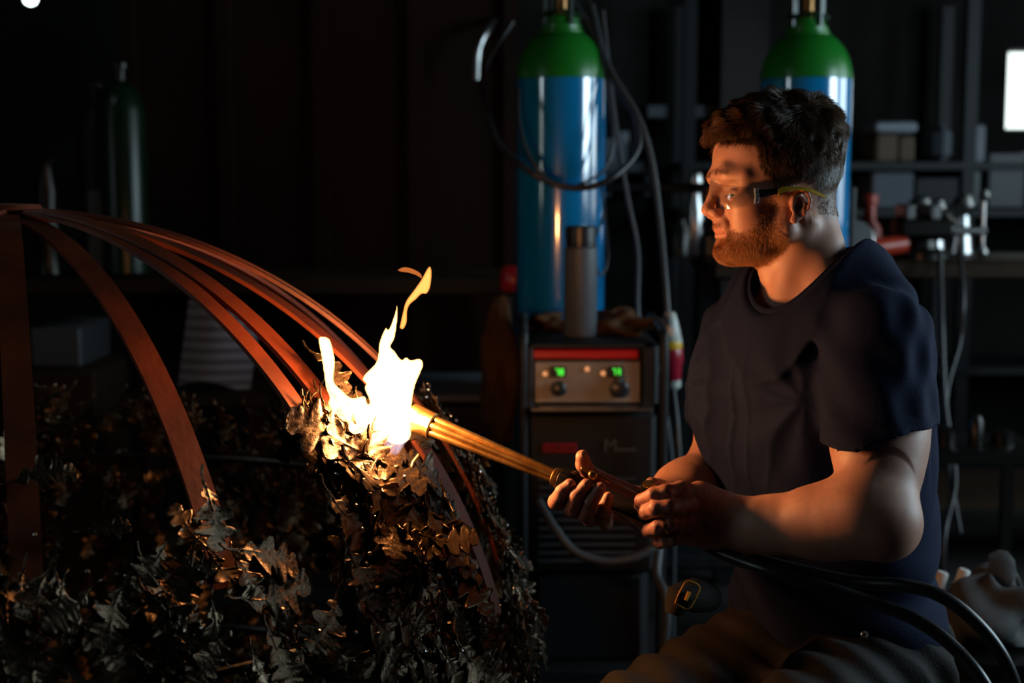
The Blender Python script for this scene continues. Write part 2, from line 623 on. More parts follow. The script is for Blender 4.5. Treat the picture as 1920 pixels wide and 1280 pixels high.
for sc_, mtx, k in leaves[:100]:
    o = bpy.data.objects.new('leaf', leaf_me[k])
    col.objects.link(o)
    o.parent = dome
    o.matrix_parent_inverse = Matrix.Translation(-dome.location)
    o.matrix_basis = mtx
AV = []
AF = []
AC = []
off = 0
for sc_, mtx, k in leaves[100:]:
    vs, fs = LV[k]
    m = np.array(mtx)
    AV.append(vs @ m[:3, :3].T + m[:3, 3])
    for f in fs:
        AF.append([i + off for i in f])
    off += len(vs)
AV = np.concatenate(AV)
me = bpy.data.meshes.new('leaf_cover')
me.from_pydata(AV.tolist(), [], AF)
me.materials.append(M['leafsteel'])
me.shade_smooth()
o = bpy.data.objects.new('leaf_cover', me)
col.objects.link(o)
o.parent = dome
o.matrix_parent_inverse = Matrix.Translation(-dome.location)
tag(o, 'layers of smaller forged oak leaves', kind='stuff')
# weld beads and twig ends among the leaves
b = MB()
for k in range(420):
    lon = R(rng.uniform(-75, 20))
    lat = R(rng.uniform(-25, 46))
    if lat > R(near_edge(lon)) - .02:
        continue
    c = sph(lon, lat, DR + rng.uniform(.01, .035))
    r0 = rng.uniform(.0014, .0034)
    b.lathe([(0.0001, -r0), (r0 * .8, -r0 * .6), (r0, 0), (r0 * .8, r0 * .6), (0.0001, r0)], c, axis=(rng.normal(), rng.normal(), rng.normal()), n=7)
tag(b.build('weld_beads', M['steel'], dome), kind='stuff')

# ------------------------------------------------------------------ gas cylinders
def gas_cylinder(cx, cy, z0, ztop, rad, label, tilt=0):
    c = np.array([cx, cy, 0])
    root = empty('gas_cylinder', (cx, cy, z0), label, 'gas cylinder', 'blue and green gas cylinders')
    hb = ztop - .30          # top of the blue
    prof = [(rad * .80, z0), (rad * .96, z0 + .012), (rad, z0 + .035), (rad, hb - .001)]
    MB().lathe(prof, c, n=64).build('body', M['blue'], root)
    prof = [(rad * q, hb + t) for q, t in ((1.001, 0), (.995, .015), (.97, .033), (.925, .052), (.86, .070), (.775, .087), (.68, .101), (.58, .111), (.50, .117), (.495, .124), (.45, .127), (.45, .137), (.39, .140), (.37, .158), (.33, .160))]
    MB().lathe(prof, c, n=64).build('shoulder', M['green'], root)
    # open valve guard
    g = MB()
    for k in range(2):
        pts = [c + np.array([rad * .42 * math.cos(a), rad * .42 * math.sin(a), hb + .165 + .10 * k + .003 * math.sin(3 * a)]) for a in np.linspace(0, 2 * math.pi, 33)]
        g.tube(pts, .007, 8, caps=False)
    for k in range(4):
        a = k * math.pi / 2 + .5
        g.tube([c + np.array([rad * .42 * math.cos(a), rad * .42 * math.sin(a), hb + .135]), c + np.array([rad * .42 * math.cos(a), rad * .42 * math.sin(a), hb + .270])], .007, 8)
    g.build('valve_guard', M['darkgreen'], root)
    v = MB()
    v.lathe([(.017, hb + .155), (.017, hb + .215), (.022, hb + .217), (.022, hb + .265), (.012, hb + .270), (.012, hb + .295)], c, n=20)
    v.tube([c + np.array([-.05, 0, hb + .240]), c + np.array([.05, 0, hb + .240])], .012, 12)
    vb = v.build('valve', M['darkbrass'], root)
    h = MB()
    h.lathe([(.030, hb + .295), (.034, hb + .300), (.034, hb + .317), (.03, hb + .322)], c, n=24, rmod=lambda q, z: 1 + .06 * math.cos(8 * q))
    h.build('hand_wheel', M['blackmetal'], root)
    r_ = MB()
    r_.lathe([(.02, -.0), (.03, .004), (.03, .05), (.02, .055)], c + np.array([.055, -.03, hb + .240]), axis=(.3, -1, .1), n=24)
    r_.lathe([(.026, 0), (.029, .003), (.029, .022), (.026, .024)], c + np.array([.055, -.03, hb + .300]), axis=(.3, -1, .1), n=24)
    r_.build('regulator', M['darkbrass'], root)
    return root


ca = P(1051, 390, 3.72)
gas_cylinder(ca[0] - .0, ca[1], .30, P(1051, 150, 3.70)[2] + .30, .1165, 'blue gas cylinder with green shoulder standing behind the welding machine')
cb = P(1506, 390, 3.85)
gas_cylinder(cb[0], cb[1], .30, P(1510, 150, 3.82)[2] + .30, .1215, "blue gas cylinder with green shoulder behind the man's head")
# a low platform trolley carries both cylinders
tr = empty('cylinder_trolley', (.49, 3.8, 0), 'low black steel platform carrying the two blue gas cylinders', 'trolley')
MB().box((.49, 3.82, .28), (.98, .40, .04), bev=.008).build('platform', M['blackpaint'], tr)
for sx in (-.42, .42):
    for sy in (-.12, .12):
        MB().lathe([(.07, -.02), (.085, -.018), (.085, .018), (.07, .02)], (.49 + sx, 3.82 + sy, .085), axis=(1, 0, 0), n=28).build('wheel', M['rubber'], tr)
        MB().box((.49 + sx + (.03 if sx > 0 else -.03), 3.82 + sy, .175), (.012, .05, .19)).build('bracket', M['steel'], tr)
cyl_frame = MB()
for sx in (-.46, .46):
    cyl_frame.tube([(.49 + sx, 4.0, .3), (.49 + sx, 4.0, 1.25)], .014, 10)
cyl_frame.tube([(.03, 4.0, 1.25), (.95, 4.0, 1.25)], .014, 10)
cyl_frame.build('rail', M['blackpaint'], tr)

# ------------------------------------------------------------------ welding machine on its cart
wm_d = 3.22
fl = P(985, 700, wm_d)
fr_ = P(1236, 700, wm_d)
wx0, wx1 = fl[0], fr_[0]
wy = fl[1]
WXC = (wx0 + wx1) / 2
WW = wx1 - wx0


def Z(py, d=wm_d):
    return P(1100, py, d)[2]


wm = empty('welding_machine', (WXC, wy + .3, 0), 'black welding machine with red stripe, lit green displays and dials, behind the torch', 'welding machine')
zt, zm, zb = Z(640), Z(768), Z(1095)
MB().box((WXC, wy + .18, (zt + zm) / 2), (WW, .36, zt - zm), bev=.012).build('power_unit', M['blackpaint'], wm)
MB().box((WXC, wy + .19, (zm + zb) / 2 - .004), (WW * .985, .34, zm - zb - .012), bev=.012).build('cooling_unit', M['blackpaint'], wm)
# front bezel
def X(px, d=wm_d - .02):
    return P(px, 640, d)[0]


fy = wy - .006
bz = MB()
for (a, b_, c_, d_) in ((988, 1228, 640, 651), (988, 1000, 640, 768), (1204, 1228, 640, 768)):
    bz.box(((X(a) + X(b_)) / 2, fy - .004, (Z(c_) + Z(d_)) / 2), (X(b_) - X(a), .03, abs(Z(c_) - Z(d_))), bev=.004)
bz.build('bezel', M['blackpaint'], wm)
MB().box(((X(998) + X(1198)) / 2, fy - .006, Z(662)), (X(1198) - X(998), .014, Z(653) - Z(671)), bev=.004).build('red_stripe', M['redpaint'], wm)
pan = MB().box(((X(1003) + X(1201)) / 2, fy - .002, Z(715)), (X(1201) - X(1003), .01, Z(676) - Z(754)), bev=.002).build('control_panel', M['panel'], wm)
lip = MB().box(((X(995) + X(1222)) / 2, fy - .024, Z(762)), (X(1222) - X(995), .05, .008), bev=.002).build('front_lip', M['steel'], wm)


def seg_digit(b, x, z, h, w_, segs):
    t = h * .14
    S = {'a': (0, h / 2, w_, t), 'g': (0, 0, w_, t), 'd': (0, -h / 2, w_, t), 'b': (w_ / 2, h / 4, t, h / 2), 'c': (w_ / 2, -h / 4, t, h / 2), 'f': (-w_ / 2, h / 4, t, h / 2), 'e': (-w_ / 2, -h / 4, t, h / 2)}
    for s_ in segs:
        a = S[s_]
        b.box((x + a[0], fy - .0128, z + a[1]), (a[2], .002, a[3]))


for (px, digs) in ((1048, ('abc', 'abcdefg')), (1155, ('abc', 'abgcd'))):
    MB().box((X(px - 2), fy - .010, Z(695)), (.036, .006, .024), bev=.002).build('display_window', M['rubber'], wm)
    b = MB()
    seg_digit(b, X(px - 4), Z(695), .013, .0065, digs[0])
    seg_digit(b, X(px + 5), Z(695), .013, .0065, digs[1])
    b.build('display_digits', M['led_green'], wm)
for (px, py) in ((1022, 699), (1101, 690), (1131, 698)):
    MB().lathe([(.0055, 0), (.0055, .004), (.003, .006)], (X(px), fy - .006, Z(py)), axis=(0, -1, 0), n=16).build('indicator_lamp', M['led_orange'], wm)
for (px, py, r0) in ((1047, 727, .0155), (1161, 727, .019)):
    kb = MB().lathe([(r0 * 1.15, 0), (r0 * 1.15, .003), (r0, .005), (r0 * .9, .026), (r0 * .7, .028)], (X(px), fy - .006, Z(py)), axis=(0, -1, 0), n=30, rmod=lambda q, z: 1 + (.04 * math.cos(14 * q) if z > .004 else 0))
    kb.build('knob', M['rubber'], wm)
# torch adaptor on the panel: dark cone above the right knob
MB().lathe([(.010, 0), (.011, .02), (.016, .045), (.016, .05)], (X(1160), fy - .016, Z(700)), axis=(0, 0, -1), n=18).build('key_switch', M['rubber'], wm)
# raised lettering on the cooling unit front
def text(name, body, size, loc, m, parent, shear=0.0, ext=.001, rot=(R(90), 0, 0)):
    cu = bpy.data.curves.new(name, 'FONT')
    cu.body = body
    cu.size = size
    cu.extrude = ext
    cu.shear = shear
    cu.align_x = 'CENTER'
    cu.align_y = 'CENTER'
    cu.materials.append(m)
    tmp = bpy.data.objects.new(name, cu)
    col.objects.link(tmp)
    dg = bpy.context.evaluated_depsgraph_get()
    me = bpy.data.meshes.new_from_object(tmp.evaluated_get(dg))
    bpy.data.objects.remove(tmp)
    o = bpy.data.objects.new(name, me)
    col.objects.link(o)
    o.rotation_euler = rot
    o.location = loc
    o.parent = parent
    o.matrix_parent_inverse = Matrix.Translation(-Vector(parent.location))
    return o


MB().box((X(1051), wy + .017, Z(845)), (X(1083) - X(1018), .006, .022), bev=.001).build('name_plate', M['redplastic'], wm)
text('plate_lettering', 'LORCH', .021, (X(1051), wy + .0125, Z(845)), M['blackpaint'], wm)
text('model_lettering', 'M', .042, (X(1148), wy + .016, Z(842)), M['greypaint'], wm)
MB().box((X(1178), wy + .019, Z(849)), (.045, .004, .005)).build('badge_line', M['greypaint'], wm)
# vents
b = MB()
for k in range(11):
    b.box((WXC - .01, wy + .012, Z(905 + k * 16)), (WW * .74, .012, .008), bev=.002)
b.build('vent_slats', M['greyrubber'], wm)
# side posts and cart
for px in (981, 1243):
    xx = P(px, 640, wm_d)[0]
    MB().tube(crv([(xx, wy + .02, .12), (xx, wy - .01, .5), (xx, wy - .02, Z(760)), (xx, wy - .015, Z(640)), (xx, wy + .04, Z(620)), (xx, wy + .3, Z(615))], 6), .011, 12).build('side_rail', M['blackpaint'], wm)
MB().box((WXC, wy + .18, .13), (WW + .1, .40, .05), bev=.01).build('cart_base', M['blackpaint'], wm)
MB().box((WXC, wy + .19, (.155 + zb) / 2), (WW * .9, .32, zb - .155 + .02), bev=.02).build('lower_cabinet', M['blackpaint'], wm)
for sx in (-1, 1):
    for sy in (.05, .31):
        MB().lathe([(.045, -.014), (.055, -.012), (.055, .012), (.045, .014)], (WXC + sx * (WW / 2 + .01), wy + sy, .055), axis=(1, 0, 0), n=24).build('wheel', M['rubber'], wm)
        MB().box((WXC + sx * (WW / 2 - .012), wy + sy, .085), (.012, .04, .07)).build('bracket', M['steel'], wm)

# dark grey capped canister standing on the machine
c = P(1088, 630, 3.34)
cz = zt
cn = empty('canister', (c[0], c[1], cz), 'slim dark grey canister with ribbed black cap on top of the welding machine', 'canister')
hc = Z(422, 3.34) - cz
MB().lathe([(.036, cz), (.039, cz + .004), (.0385, cz + hc * .8), (.034, cz + hc * .81)], (c[0], c[1], 0), n=40).build('body', M['greypaint'], cn)
MB().lathe([(.033, cz + hc * .81), (.036, cz + hc * .82), (.036, cz + hc * .84), (.034, cz + hc * .845), (.036, cz + hc * .85), (.036, cz + hc * .985), (.03, cz + hc)], (c[0], c[1], 0), n=48,
           rmod=lambda q, z: 1 + (.025 * math.cos(20 * q) if z > cz + hc * .85 else 0)).build('cap', M['rubber'], cn)


def lump(name, c, r, m, label, cat, seed=0, flat=.5, amp=.25, group=None, n=26):
    """soft crumpled cloth / glove like form"""
    rr = random.Random(seed)
    ph = [(rr.uniform(2, 5), rr.uniform(2, 5), rr.uniform(0, 6)) for _ in range(5)]
    vs = []
    fs = []
    for i in range(n + 1):
        th = math.pi * i / n
        for k in range(2 * n):
            q = math.pi * k / n
            d = 1 + sum(amp / 3 * math.sin(a * q + p) * math.sin(b_ * th + p) for a, b_, p in [(round(x), y, z) for x, y, z in ph])
            v = np.array([math.sin(th) * math.cos(q) * r[0], math.sin(th) * math.sin(q) * r[1], math.cos(th) * r[2]]) * d
            if v[2] < -r[2] * flat:
                v[2] = -r[2] * flat
            vs.append(v + np.array(c))
    for i in range(n):
        for k in range(2 * n):
            j = (k + 1) % (2 * n)
            fs.append((i * 2 * n + k, (i + 1) * 2 * n + k, (i + 1) * 2 * n + j, i * 2 * n + j))
    o = MB().add(vs, fs).build(name, m)
    return tag(o, label, cat, group)


c = P(1155, 622, 3.42)
lump('folded_rag', (c[0], c[1], zt + .018), (.085, .10, .03), M['leather'], 'crumpled brown rag on top of the welding machine beside the canister', 'rag', 3, .55, .5)
c = P(1010, 628, 3.5)
lump('leather_glove', (c[0] + .02, c[1], zt + .012), (.05, .07, .022), M['leather'], 'flattened brown work glove on the left end of the welding machine top', 'glove', 5, .5, .5)
c = P(936, 690, 3.55)
lump('leather_apron', (c[0], c[1], c[2] - .03), (.05, .045, .16), M['leather'], 'brown leather apron hanging at the left side of the welding machine', 'apron', 8, 1, .3)
# its hook: the apron hangs on a peg of the low cupboard
cp = empty('steel_cupboard', (-.20, 3.8, 0), 'low dark steel cupboard left of the welding machine with pale top', 'cupboard')
zc = P(870, 745, 3.7)[2]
MB().box((-.22, 3.93, zc / 2 - .015), (.40, .4, zc - .03), bev=.008).build('body', M['blackpaint'], cp)
MB().box((-.22, 3.93, zc - .012), (.43, .43, .024), bev=.005).build('top', M['greypaint'], cp)
cdoor = MB().box((-.22, 3.727, zc / 2), (.36, .012, zc - .12), bev=.003).build('door', M['blackpaint'], cp)
MB().tube([(-.08, 3.715, zc * .55), (-.08, 3.70, zc * .55), (-.08, 3.70, zc * .55 + .1), (-.08, 3.715, zc * .55 + .1)], .005, 8).build('handle', M['steel'], cdoor)

# ------------------------------------------------------------------ hoses, leads, plug
def hose(name, pts, r, m, label, cat='hose', group=None, n=12, sm=10):
    b = MB().tube(crv(pts, sm), r, n)
    return tag(b.build(name, m), label, cat, group)


D = 3.52
hose('gas_hose', [P(960, 40, 3.8), P(905, 140, 3.75), P(930, 260, 3.6), P(985, 315, D), P(1040, 345, D), P(1095, 352, D), P(1150, 332, D), P(1195, 280, D + .05), P(1190, 215, D + .08), P(1150, 150, D + .12), P(1112, 60, 3.66), P(1075, 5, 3.66), P(1068, -10, 3.66)], .0085, M['rubber'],
     'black gas hose looped across the front of the left gas cylinder')
hose('thin_gas_hose', [P(972, 165, D + .04), P(975, 235, D), P(1000, 305, D - .01), P(1050, 350, D), P(1100, 340, D), P(1138, 310, D + .02), P(1150, 240, D + .04), P(1130, 120, D + .1), P(1110, 20, 3.66), P(1095, -20, 3.66)], .004, M['rubber'],
     'thin black gas line hanging inside the thicker hose loop on the left cylinder')
hose('torch_lead', [P(1110, 10, 3.7), P(1140, 120, 3.65), P(1195, 215, 3.6), P(1222, 300, 3.58), P(1238, 420, 3.55), P(1247, 520, 3.5), P(1252, 590, 3.48)], .0075, M['greyrubber'], 'grey power lead running down to the red and white plug', 'cable')
hose('drop_cable', [P(1130, 20, 3.72), P(1150, 200, 3.7), P(1175, 360, 3.68), P(1196, 470, 3.66), P(1198, 600, 3.6), P(1235, 700, 3.64), P(1262, 900, 3.64), P(1262, 1200, 3.64)], .0055, M['greyrubber'], 'slim grey cable dropping right of the left gas cylinder behind the machine', 'cable')
hose('canister_cable', [P(1118, 440, 3.40), P(1132, 400, 3.45), P(1128, 350, 3.5), P(1140, 480, 3.42), P(1122, 515, 3.38), P(1116, 455, 3.36)], .003, M['rubber'], 'thin black wire curling beside the canister on the machine', 'wire')
hose('water_hose', [P(1010, 940, 3.14), P(1040, 990, 3.1), P(1080, 1035, 3.08), P(1140, 1052, 3.08), P(1200, 1040, 3.08), P(1245, 1005, 3.1), P(1262, 960, 3.15)], .010, M['greyrubber'], 'blue grey hose sagging across the front of the cooling unit')
hose('floor_lead', [P(1235, 1030, 3.1), P(1232, 1080, 3.05), P(1250, 1130, 3.0), P(1240, 1250, 3.0), P(1200, 1400, 3.0)], .010, M['greyrubber'], 'dark lead hanging from the right end of the cooling unit to the floor', 'cable')
pl = empty('power_plug', P(1256, 735, 3.46), 'hanging red and white industrial plug on a grey cable right of the machine', 'plug')
pc = P(1256, 590, 3.46)


def pz(py):
    return P(1256, py, 3.46)[2]


MB().lathe([(.010, 0), (.014, .004), (.019, pz(590) - pz(610)), (.027, pz(590) - pz(648)), (.026, pz(590) - pz(650))], (pc[0], pc[1], pz(585)), axis=(.06, 0, -1), n=28).build('cable_gland', M['offwhite'], pl)
MB().lathe([(.0275, 0), (.0285, .003), (.0285, .018), (.0275, .02)], (pc[0] + .002, pc[1], pz(639)), axis=(.06, 0, -1), n=28).build('yellow_band', M['yellow'], pl)
MB().lathe([(.028, 0), (.030, .01), (.030, .03), (.026, .04), (.022, .075), (.020, .078)], (pc[0] + .003, pc[1], pz(654)), axis=(.06, 0, -1), n=28).build('red_housing', M['redplastic'], pl)
MB().lathe([(.019, 0), (.019, .026), (.012, .034)], (pc[0] + .009, pc[1], pz(706)), axis=(.06, 0, -1), n=24).build('tip_cover', M['offwhite'], pl)
hose('plug_tail', [(pc[0] + .010, pc[1], pz(728)), P(1270, 800, 3.45), P(1275, 900, 3.45), P(1268, 1000, 3.5)], .006, M['greyrubber'], 'grey flex hanging below the red and white plug', 'cable')
# curved bright hook high on the partition
hose('steel_hook', [P(930, 30, 4.80), P(914, 55, 4.7), P(899, 85, 4.68), P(894, 115, 4.68), P(893, 150, 4.68)], .013, M['steel'], 'curved polished steel hook hanging high left of the left gas cylinder', 'hook')
# red valve cap by the cylinder
c = P(962, 525, 3.95)
tag(MB().lathe([(.03, 0), (.036, .01), (.036, .05), (.024, .07)], (c[0], c[1], c[2] - .03), n=24).build('red_cap', M['redplastic']), 'small red cap on the bench edge left of the left gas cylinder', 'cap')

# ------------------------------------------------------------------ benches
def bench(name, xa, xb, yc, zt_, dep, label, m=M['wood']):
    r_ = empty(name, ((xa + xb) / 2, yc, 0), label, 'workbench')
    MB().box(((xa + xb) / 2, yc, zt_ - .025), (xb - xa, dep, .05), bev=.006).build('bench_top', m, r_)
    for x in (xa + .05, xb - .05):
        for y in (yc - dep / 2 + .05, yc + dep / 2 - .05):
            MB().box((x, y, (zt_ - .05) / 2), (.06, .06, zt_ - .05), bev=.004).build('leg', M['blackpaint'], r_)
    MB().box(((xa + xb) / 2, yc, .25), (xb - xa - .16, dep - .12, .03)).build('shelf', m, r_)
    return r_


zl = P(700, 522, 4.3)[2]
bench('workbench', -2.9, .02, 4.55, zl, .5, 'long dark workbench against the rusted partition at left')
zr = P(1600, 492, 4.35)[2]
bench('workbench', .62, 2.3, 4.65, zr, .6, 'dark workbench covered with tools behind the man at right')

# ------------------------------------------------------------------ things on and behind the right bench
def bx(name, px0, px1, py0, py1, d, dep, m, label, cat, bev=.006, parts=None):
    a = P(px0, py0, d)
    c = P(px1, py1, d)
    o = MB().box(((a[0] + c[0]) / 2, a[1] + dep / 2, (a[2] + c[2]) / 2), (c[0] - a[0], dep, a[2] - c[2]), bev=bev).build(name, m)
    return tag(o, label, cat)


def lz(px, base, prof, d, m, name, label, cat, n=28):
    c = P(px, 640, d)
    return tag(MB().lathe([(r0, base + z0) for r0, z0 in prof], (c[0], c[1], 0), n=n).build(name, m), label, cat)


# storage rack carrying boxes at the back wall
rk = empty('storage_rack', (1.95, 6.05, 0), 'dark steel storage rack along the back wall right of the man', 'rack')
for x in (.72, 1.86, 3.1):
    for y in (5.85, 6.2):
        MB().box((x, y, 1.0), (.05, .05, 2.0)).build('post', M['blackpaint'], rk)
for z in (.5, P(1, 392, 5.8)[2], P(1, 304, 5.8)[2] + .0):
    MB().box((1.91, 6.02, z - .015), (2.44, .42, .03)).build('shelf', M['blackpaint'], rk)
zs1 = P(1, 392, 5.8)[2]
zs2 = P(1, 304, 5.8)[2]


def onshelf(name, px0, px1, pytop, z0, m, label, cat, dep=.25, y=5.84, bev=.01):
    d = (y) / math.cos(PITCH)
    a = P(px0, pytop, d)
    c = P(px1, pytop, d)
    return tag(MB().box(((a[0] + c[0]) / 2, y + dep / 2, (a[2] + z0) / 2), (c[0] - a[0], dep, a[2] - z0), bev=bev).build(name, m), label, cat)


onshelf('storage_box', 1626, 1704, 322, zs1, M['bluegrey'], 'blue grey storage box on the lower rack shelf right of the head', 'box')
onshelf('carton', 1632, 1672, 252, zs2, M['cardboard'], 'brown carton on the upper rack shelf right of the right cylinder', 'carton')
onshelf('carton', 1674, 1704, 256, zs2, M['cardboard'], 'narrow darker carton beside the brown one on the upper shelf', 'carton')
zz = P(1, 252, 5.98)[2]
onshelf('paper_ream', 1630, 1708, 230, P(1, 251.5, 5.88)[2] + .003, M['paper'], 'pale paper pack lying across the two cartons', 'paper')
onshelf('cloth_bundle', 1742, 1776, 236, zs2, M['bluegrey'], 'small grey bundle on the upper shelf left of the pale sheet', 'bundle', bev=.03)
onshelf('green_case', 1798, 1830, 318, zs1, M['darkgreen'], 'dark green case standing on the lower shelf under the window', 'case')
onshelf('pale_sheet', 1800, 1834, 236, zs2, M['paper'], 'pale upright sheet on the upper shelf left of the window', 'sheet', dep=.02)
onshelf('dark_bin', 1840, 1912, 285, zs1, M['greyrubber'], 'large dark bin on the shelf below the back window', 'bin')
onshelf('grey_carton', 1706, 1790, 330, zs1, M['greypaint'] if False else M['blackpaint'], 'black case on the lower shelf between blue box and green case', 'case')

# orange power tool on the bench
c = P(1640, 470, 4.5)
tb = empty('angle_grinder', (c[0], c[1], zr), 'orange angle grinder lying on the bench behind the right shoulder', 'power tool')
MB().tube(crv([(c[0] - .09, c[1], zr + .035), (c[0], c[1], zr + .038), (c[0] + .07, c[1] + .02, zr + .045), (c[0] + .10, c[1] + .03, zr + .05)], 5), .030, 16).build('body', M['orangetool'], tb)
MB().lathe([(.028, 0), (.034, .02), (.034, .055), (.02, .07)], (c[0] - .075, c[1] - .01, zr + .05), n=20).build('gear_head', M['orangetool'], tb)
MB().lathe([(.055, 0), (.06, .004), (.055, .008)], (c[0] - .075, c[1] - .05, zr + .07), axis=(0, -1, .3), n=32).build('disc', M['steel'], tb)
c = P(1624, 415, 4.6)
lz(1624, zr, [(.035, 0), (.04, .01), (.04, .09), (.02, .12), (.02, .17), (.026, .175), (.026, .20), (.01, .205)], 4.75, M['orangetool'], 'spray_can', 'short orange can with narrow neck on the bench behind the grinder', 'can')


def ball_vise():
    c = P(1730, 470, 4.55)
    v = empty('bench_vise', (c[0], c[1], zr), 'dark bench vise with round polished ends on the right bench', 'vise')
    MB().lathe([(.09, 0), (.09, .02), (.05, .035), (.045, .06)], (c[0], c[1], zr), n=24).build('base', M['blackmetal'], v)
    MB().box((c[0], c[1], zr + .10), (.19, .11, .08), bev=.02).build('body', M['blackmetal'], v)
    MB().box((c[0] - .06, c[1], zr + .15), (.03, .13, .05), bev=.006).build('jaw', M['steel'], v)
    MB().box((c[0] + .02, c[1], zr + .15), (.03, .13, .05), bev=.006).build('jaw', M['steel'], v)
    MB().tube([(c[0] + .09, c[1] - .03, zr + .09), (c[0] + .19, c[1] - .03, zr + .09)], .014, 12).build('screw', M['steel'], v)
    h = MB().tube([(c[0] + .18, c[1] - .03, zr + .02), (c[0] + .18, c[1] - .03, zr + .20)], .007, 10)
    for z in (.02, .20):
        h.lathe([(.003, -.02), (.014, -.014), (.02, 0), (.014, .014), (.003, .02)], (c[0] + .18, c[1] - .03, zr + z), n=16)
    h.build('handle', M['steel'], v)


ball_vise()
for (px, r0, h, lab) in ((1718, .045, .20, 'round steel pot behind the vise, left of two'), (1748, .035, .19, 'round steel pot behind the vise, right of two'), (1797, .042, .205, 'shiny steel float standing right of the vise'),
                         (1604, .05, .10, 'dark round tin on the bench at the right cylinder'), (1690, .028, .07, 'small glass jar on the bench right of the grinder')):
    zt_ = h
    lz(px, zr, [(r0 * .8, 0), (r0 * .9, .004), (r0 * .5, h - 2 * r0 + .01), (r0, h - r0), (r0 * .7, h - r0 * .3), (.004, h)], 4.85, M['steel'] if r0 < .046 else M['blackmetal'], 'steel_pot', lab, 'pot')
# steel items on the left end of the right bench, seen between plug and face
for (px, r0, h, m, lab) in ((1300, .03, .27, 'steel', 'tall pale steel flask on the bench left of the face'), (1272, .04, .16, 'blackmetal', 'short dark steel mug left of the tall flask'), (1330, .05, .12, 'blackmetal', 'dark tin right of the tall flask')):
    lz(px, zr, [(r0 * .85, 0), (r0, .006), (r0, h * .55), (r0 * .6, h * .72), (r0 * .62, h * .8), (r0 * .9, h * .88), (r0 * .6, h), (.004, h)], 4.7, M[m], 'flask', lab, 'flask')
bxw = bx('switch_box', 1225, 1257, 258, 318, 5.9, .12, M['blackmetal'], 'dark switch box on the block wall right of the left cylinder', 'switch box')
# pale concrete lintel shelf with small pots (bright spots right of left cylinder)
sh = empty('wall_shelf', (P(1200, 300, 5.9)[0], 6.2, P(1, 303, 5.9)[2]), 'narrow pale wall shelf right of the left gas cylinder', 'shelf')
a = P(1133, 304, 5.9)
c = P(1235, 304, 5.9)
MB().box(((a[0] + c[0]) / 2, 6.16, a[2] - .02), (c[0] - a[0], .3, .04)).build('board', M['greypaint'], sh)
for x in (a[0] + .03, c[0] - .03):
    MB().box((x, 6.20, a[2] - .09), (.02, .2, .1)).build('bracket', M['greypaint'], sh)
for (px, h, lab) in ((1146, .10, 'pale tin at the left end of the wall shelf'), (1170, .13, 'taller pale tin in the middle of the wall shelf'), (1203, .08, 'low wide pale tin at the right end of the wall shelf')):
    r0 = .03 if px < 1200 else .055
    c = P(px, 300, 5.95)
    tag(MB().lathe([(r0, 0), (r0 * 1.04, .004), (r0 * 1.04, h - .006), (r0 * .96, h)], (c[0], 6.12, a[2]), n=24).build('tin', M['paper']), lab, 'tin')
# block ledge
struct(MB().box((P(1290, 205, 6.2)[0], 6.27, P(1, 210, 6.2)[2]), (.36, .12, .05)).build('trim_2', M['greypaint'], smooth=False))

# ------------------------------------------------------------------ left side: gas bottle, box, rolled sheet, lamp
def bottle_left():
    c = P(206, 300, 4.28)
    zbm = zl
    rt = empty('gas_bottle', (c[0], 4.45, zbm), 'dim dark green gas bottle standing on the left workbench', 'gas bottle')
    zt_ = P(206, 120, 4.4)[2]
    h = zt_ - zbm
    MB().lathe([(.06, 0), (.075, .01), (.075, h * .78), (.055, h * .88), (.02, h * .92)], (c[0], 4.45, zbm), n=40).build('body', M['darkgreen'], rt)
    MB().lathe([(.018, h * .92), (.018, h * .97), (.028, h * .975), (.028, h)], (c[0], 4.45, zbm), n=20).build('valve', M['blackmetal'], rt)
    c = P(150, 300, 4.28)
    rt = empty('gas_bottle', (c[0], 4.5, zbm), 'slimmer dark bottle left of the green gas bottle on the left bench', 'gas bottle')
    MB().lathe([(.05, 0), (.06, .01), (.06, h * .7), (.04, h * .8), (.015, h * .84)], (c[0], 4.5, zbm), n=40).build('body', M['blackpaint'], rt)
    MB().lathe([(.015, h * .84), (.015, h * .88), (.022, h * .885), (.022, h * .91)], (c[0], 4.5, zbm), n=20).build('valve', M['blackmetal'], rt)


bottle_left()
lz(97, zl, [(.02, 0), (.04, .01), (.03, .08), (.045, .14), (.03, .20), (.036, .26), (.02, .33), (.03, .36)], 4.4, M['blackmetal'], 'pump_handle', 'knobbly dark steel pump handle standing on the far left of the bench', 'pump')
a = P(180, 520, 4.5)
c = P(256, 350, 4.5)
tag(MB().box(((a[0] + c[0]) / 2, 4.45, (zl + c[2]) / 2), (c[0] - a[0], .1, c[2] - zl), bev=.01).build('tin_box', M['greyrubber']), 'dark grey tin box in front of the green gas bottle', 'box')
# curled striped sheet behind the dome
b = MB()
n = 24
vs = []
c = P(395, 640, 3.75)
for i in range(n + 1):
    t = i / n
    x = c[0] - .09 + .19 * t
    y = c[1] - .04 * math.sin(t * 3.0)
    for k in (0, 1):
        for th in (0, .004):
            vs.append((x + .035 * (k), y + th, c[2] - .10 - .02 * t + .21 * k * (1 - .12 * t) if k else c[2] - .12 + .02 * math.sin(t * 4)))
fs = []
for i in range(n):
    q = i * 4
    fs += [(q, q + 4, q + 6, q + 2), (q + 1, q + 3, q + 7, q + 5), (q, q + 1, q + 5, q + 4), (q + 2, q + 6, q + 7, q + 3)]
b.add(vs, fs)
sheetmat = mat('striped_sheet', (.20, .23, .29), .7)
nt = sheetmat.node_tree
wv = nt.nodes.new('ShaderNodeTexWave')
wv.bands_direction = 'Z'
wv.inputs['Scale'].default_value = 11
wv.inputs['Distortion'].default_value = .6
tc = nt.nodes.new('ShaderNodeTexCoord')
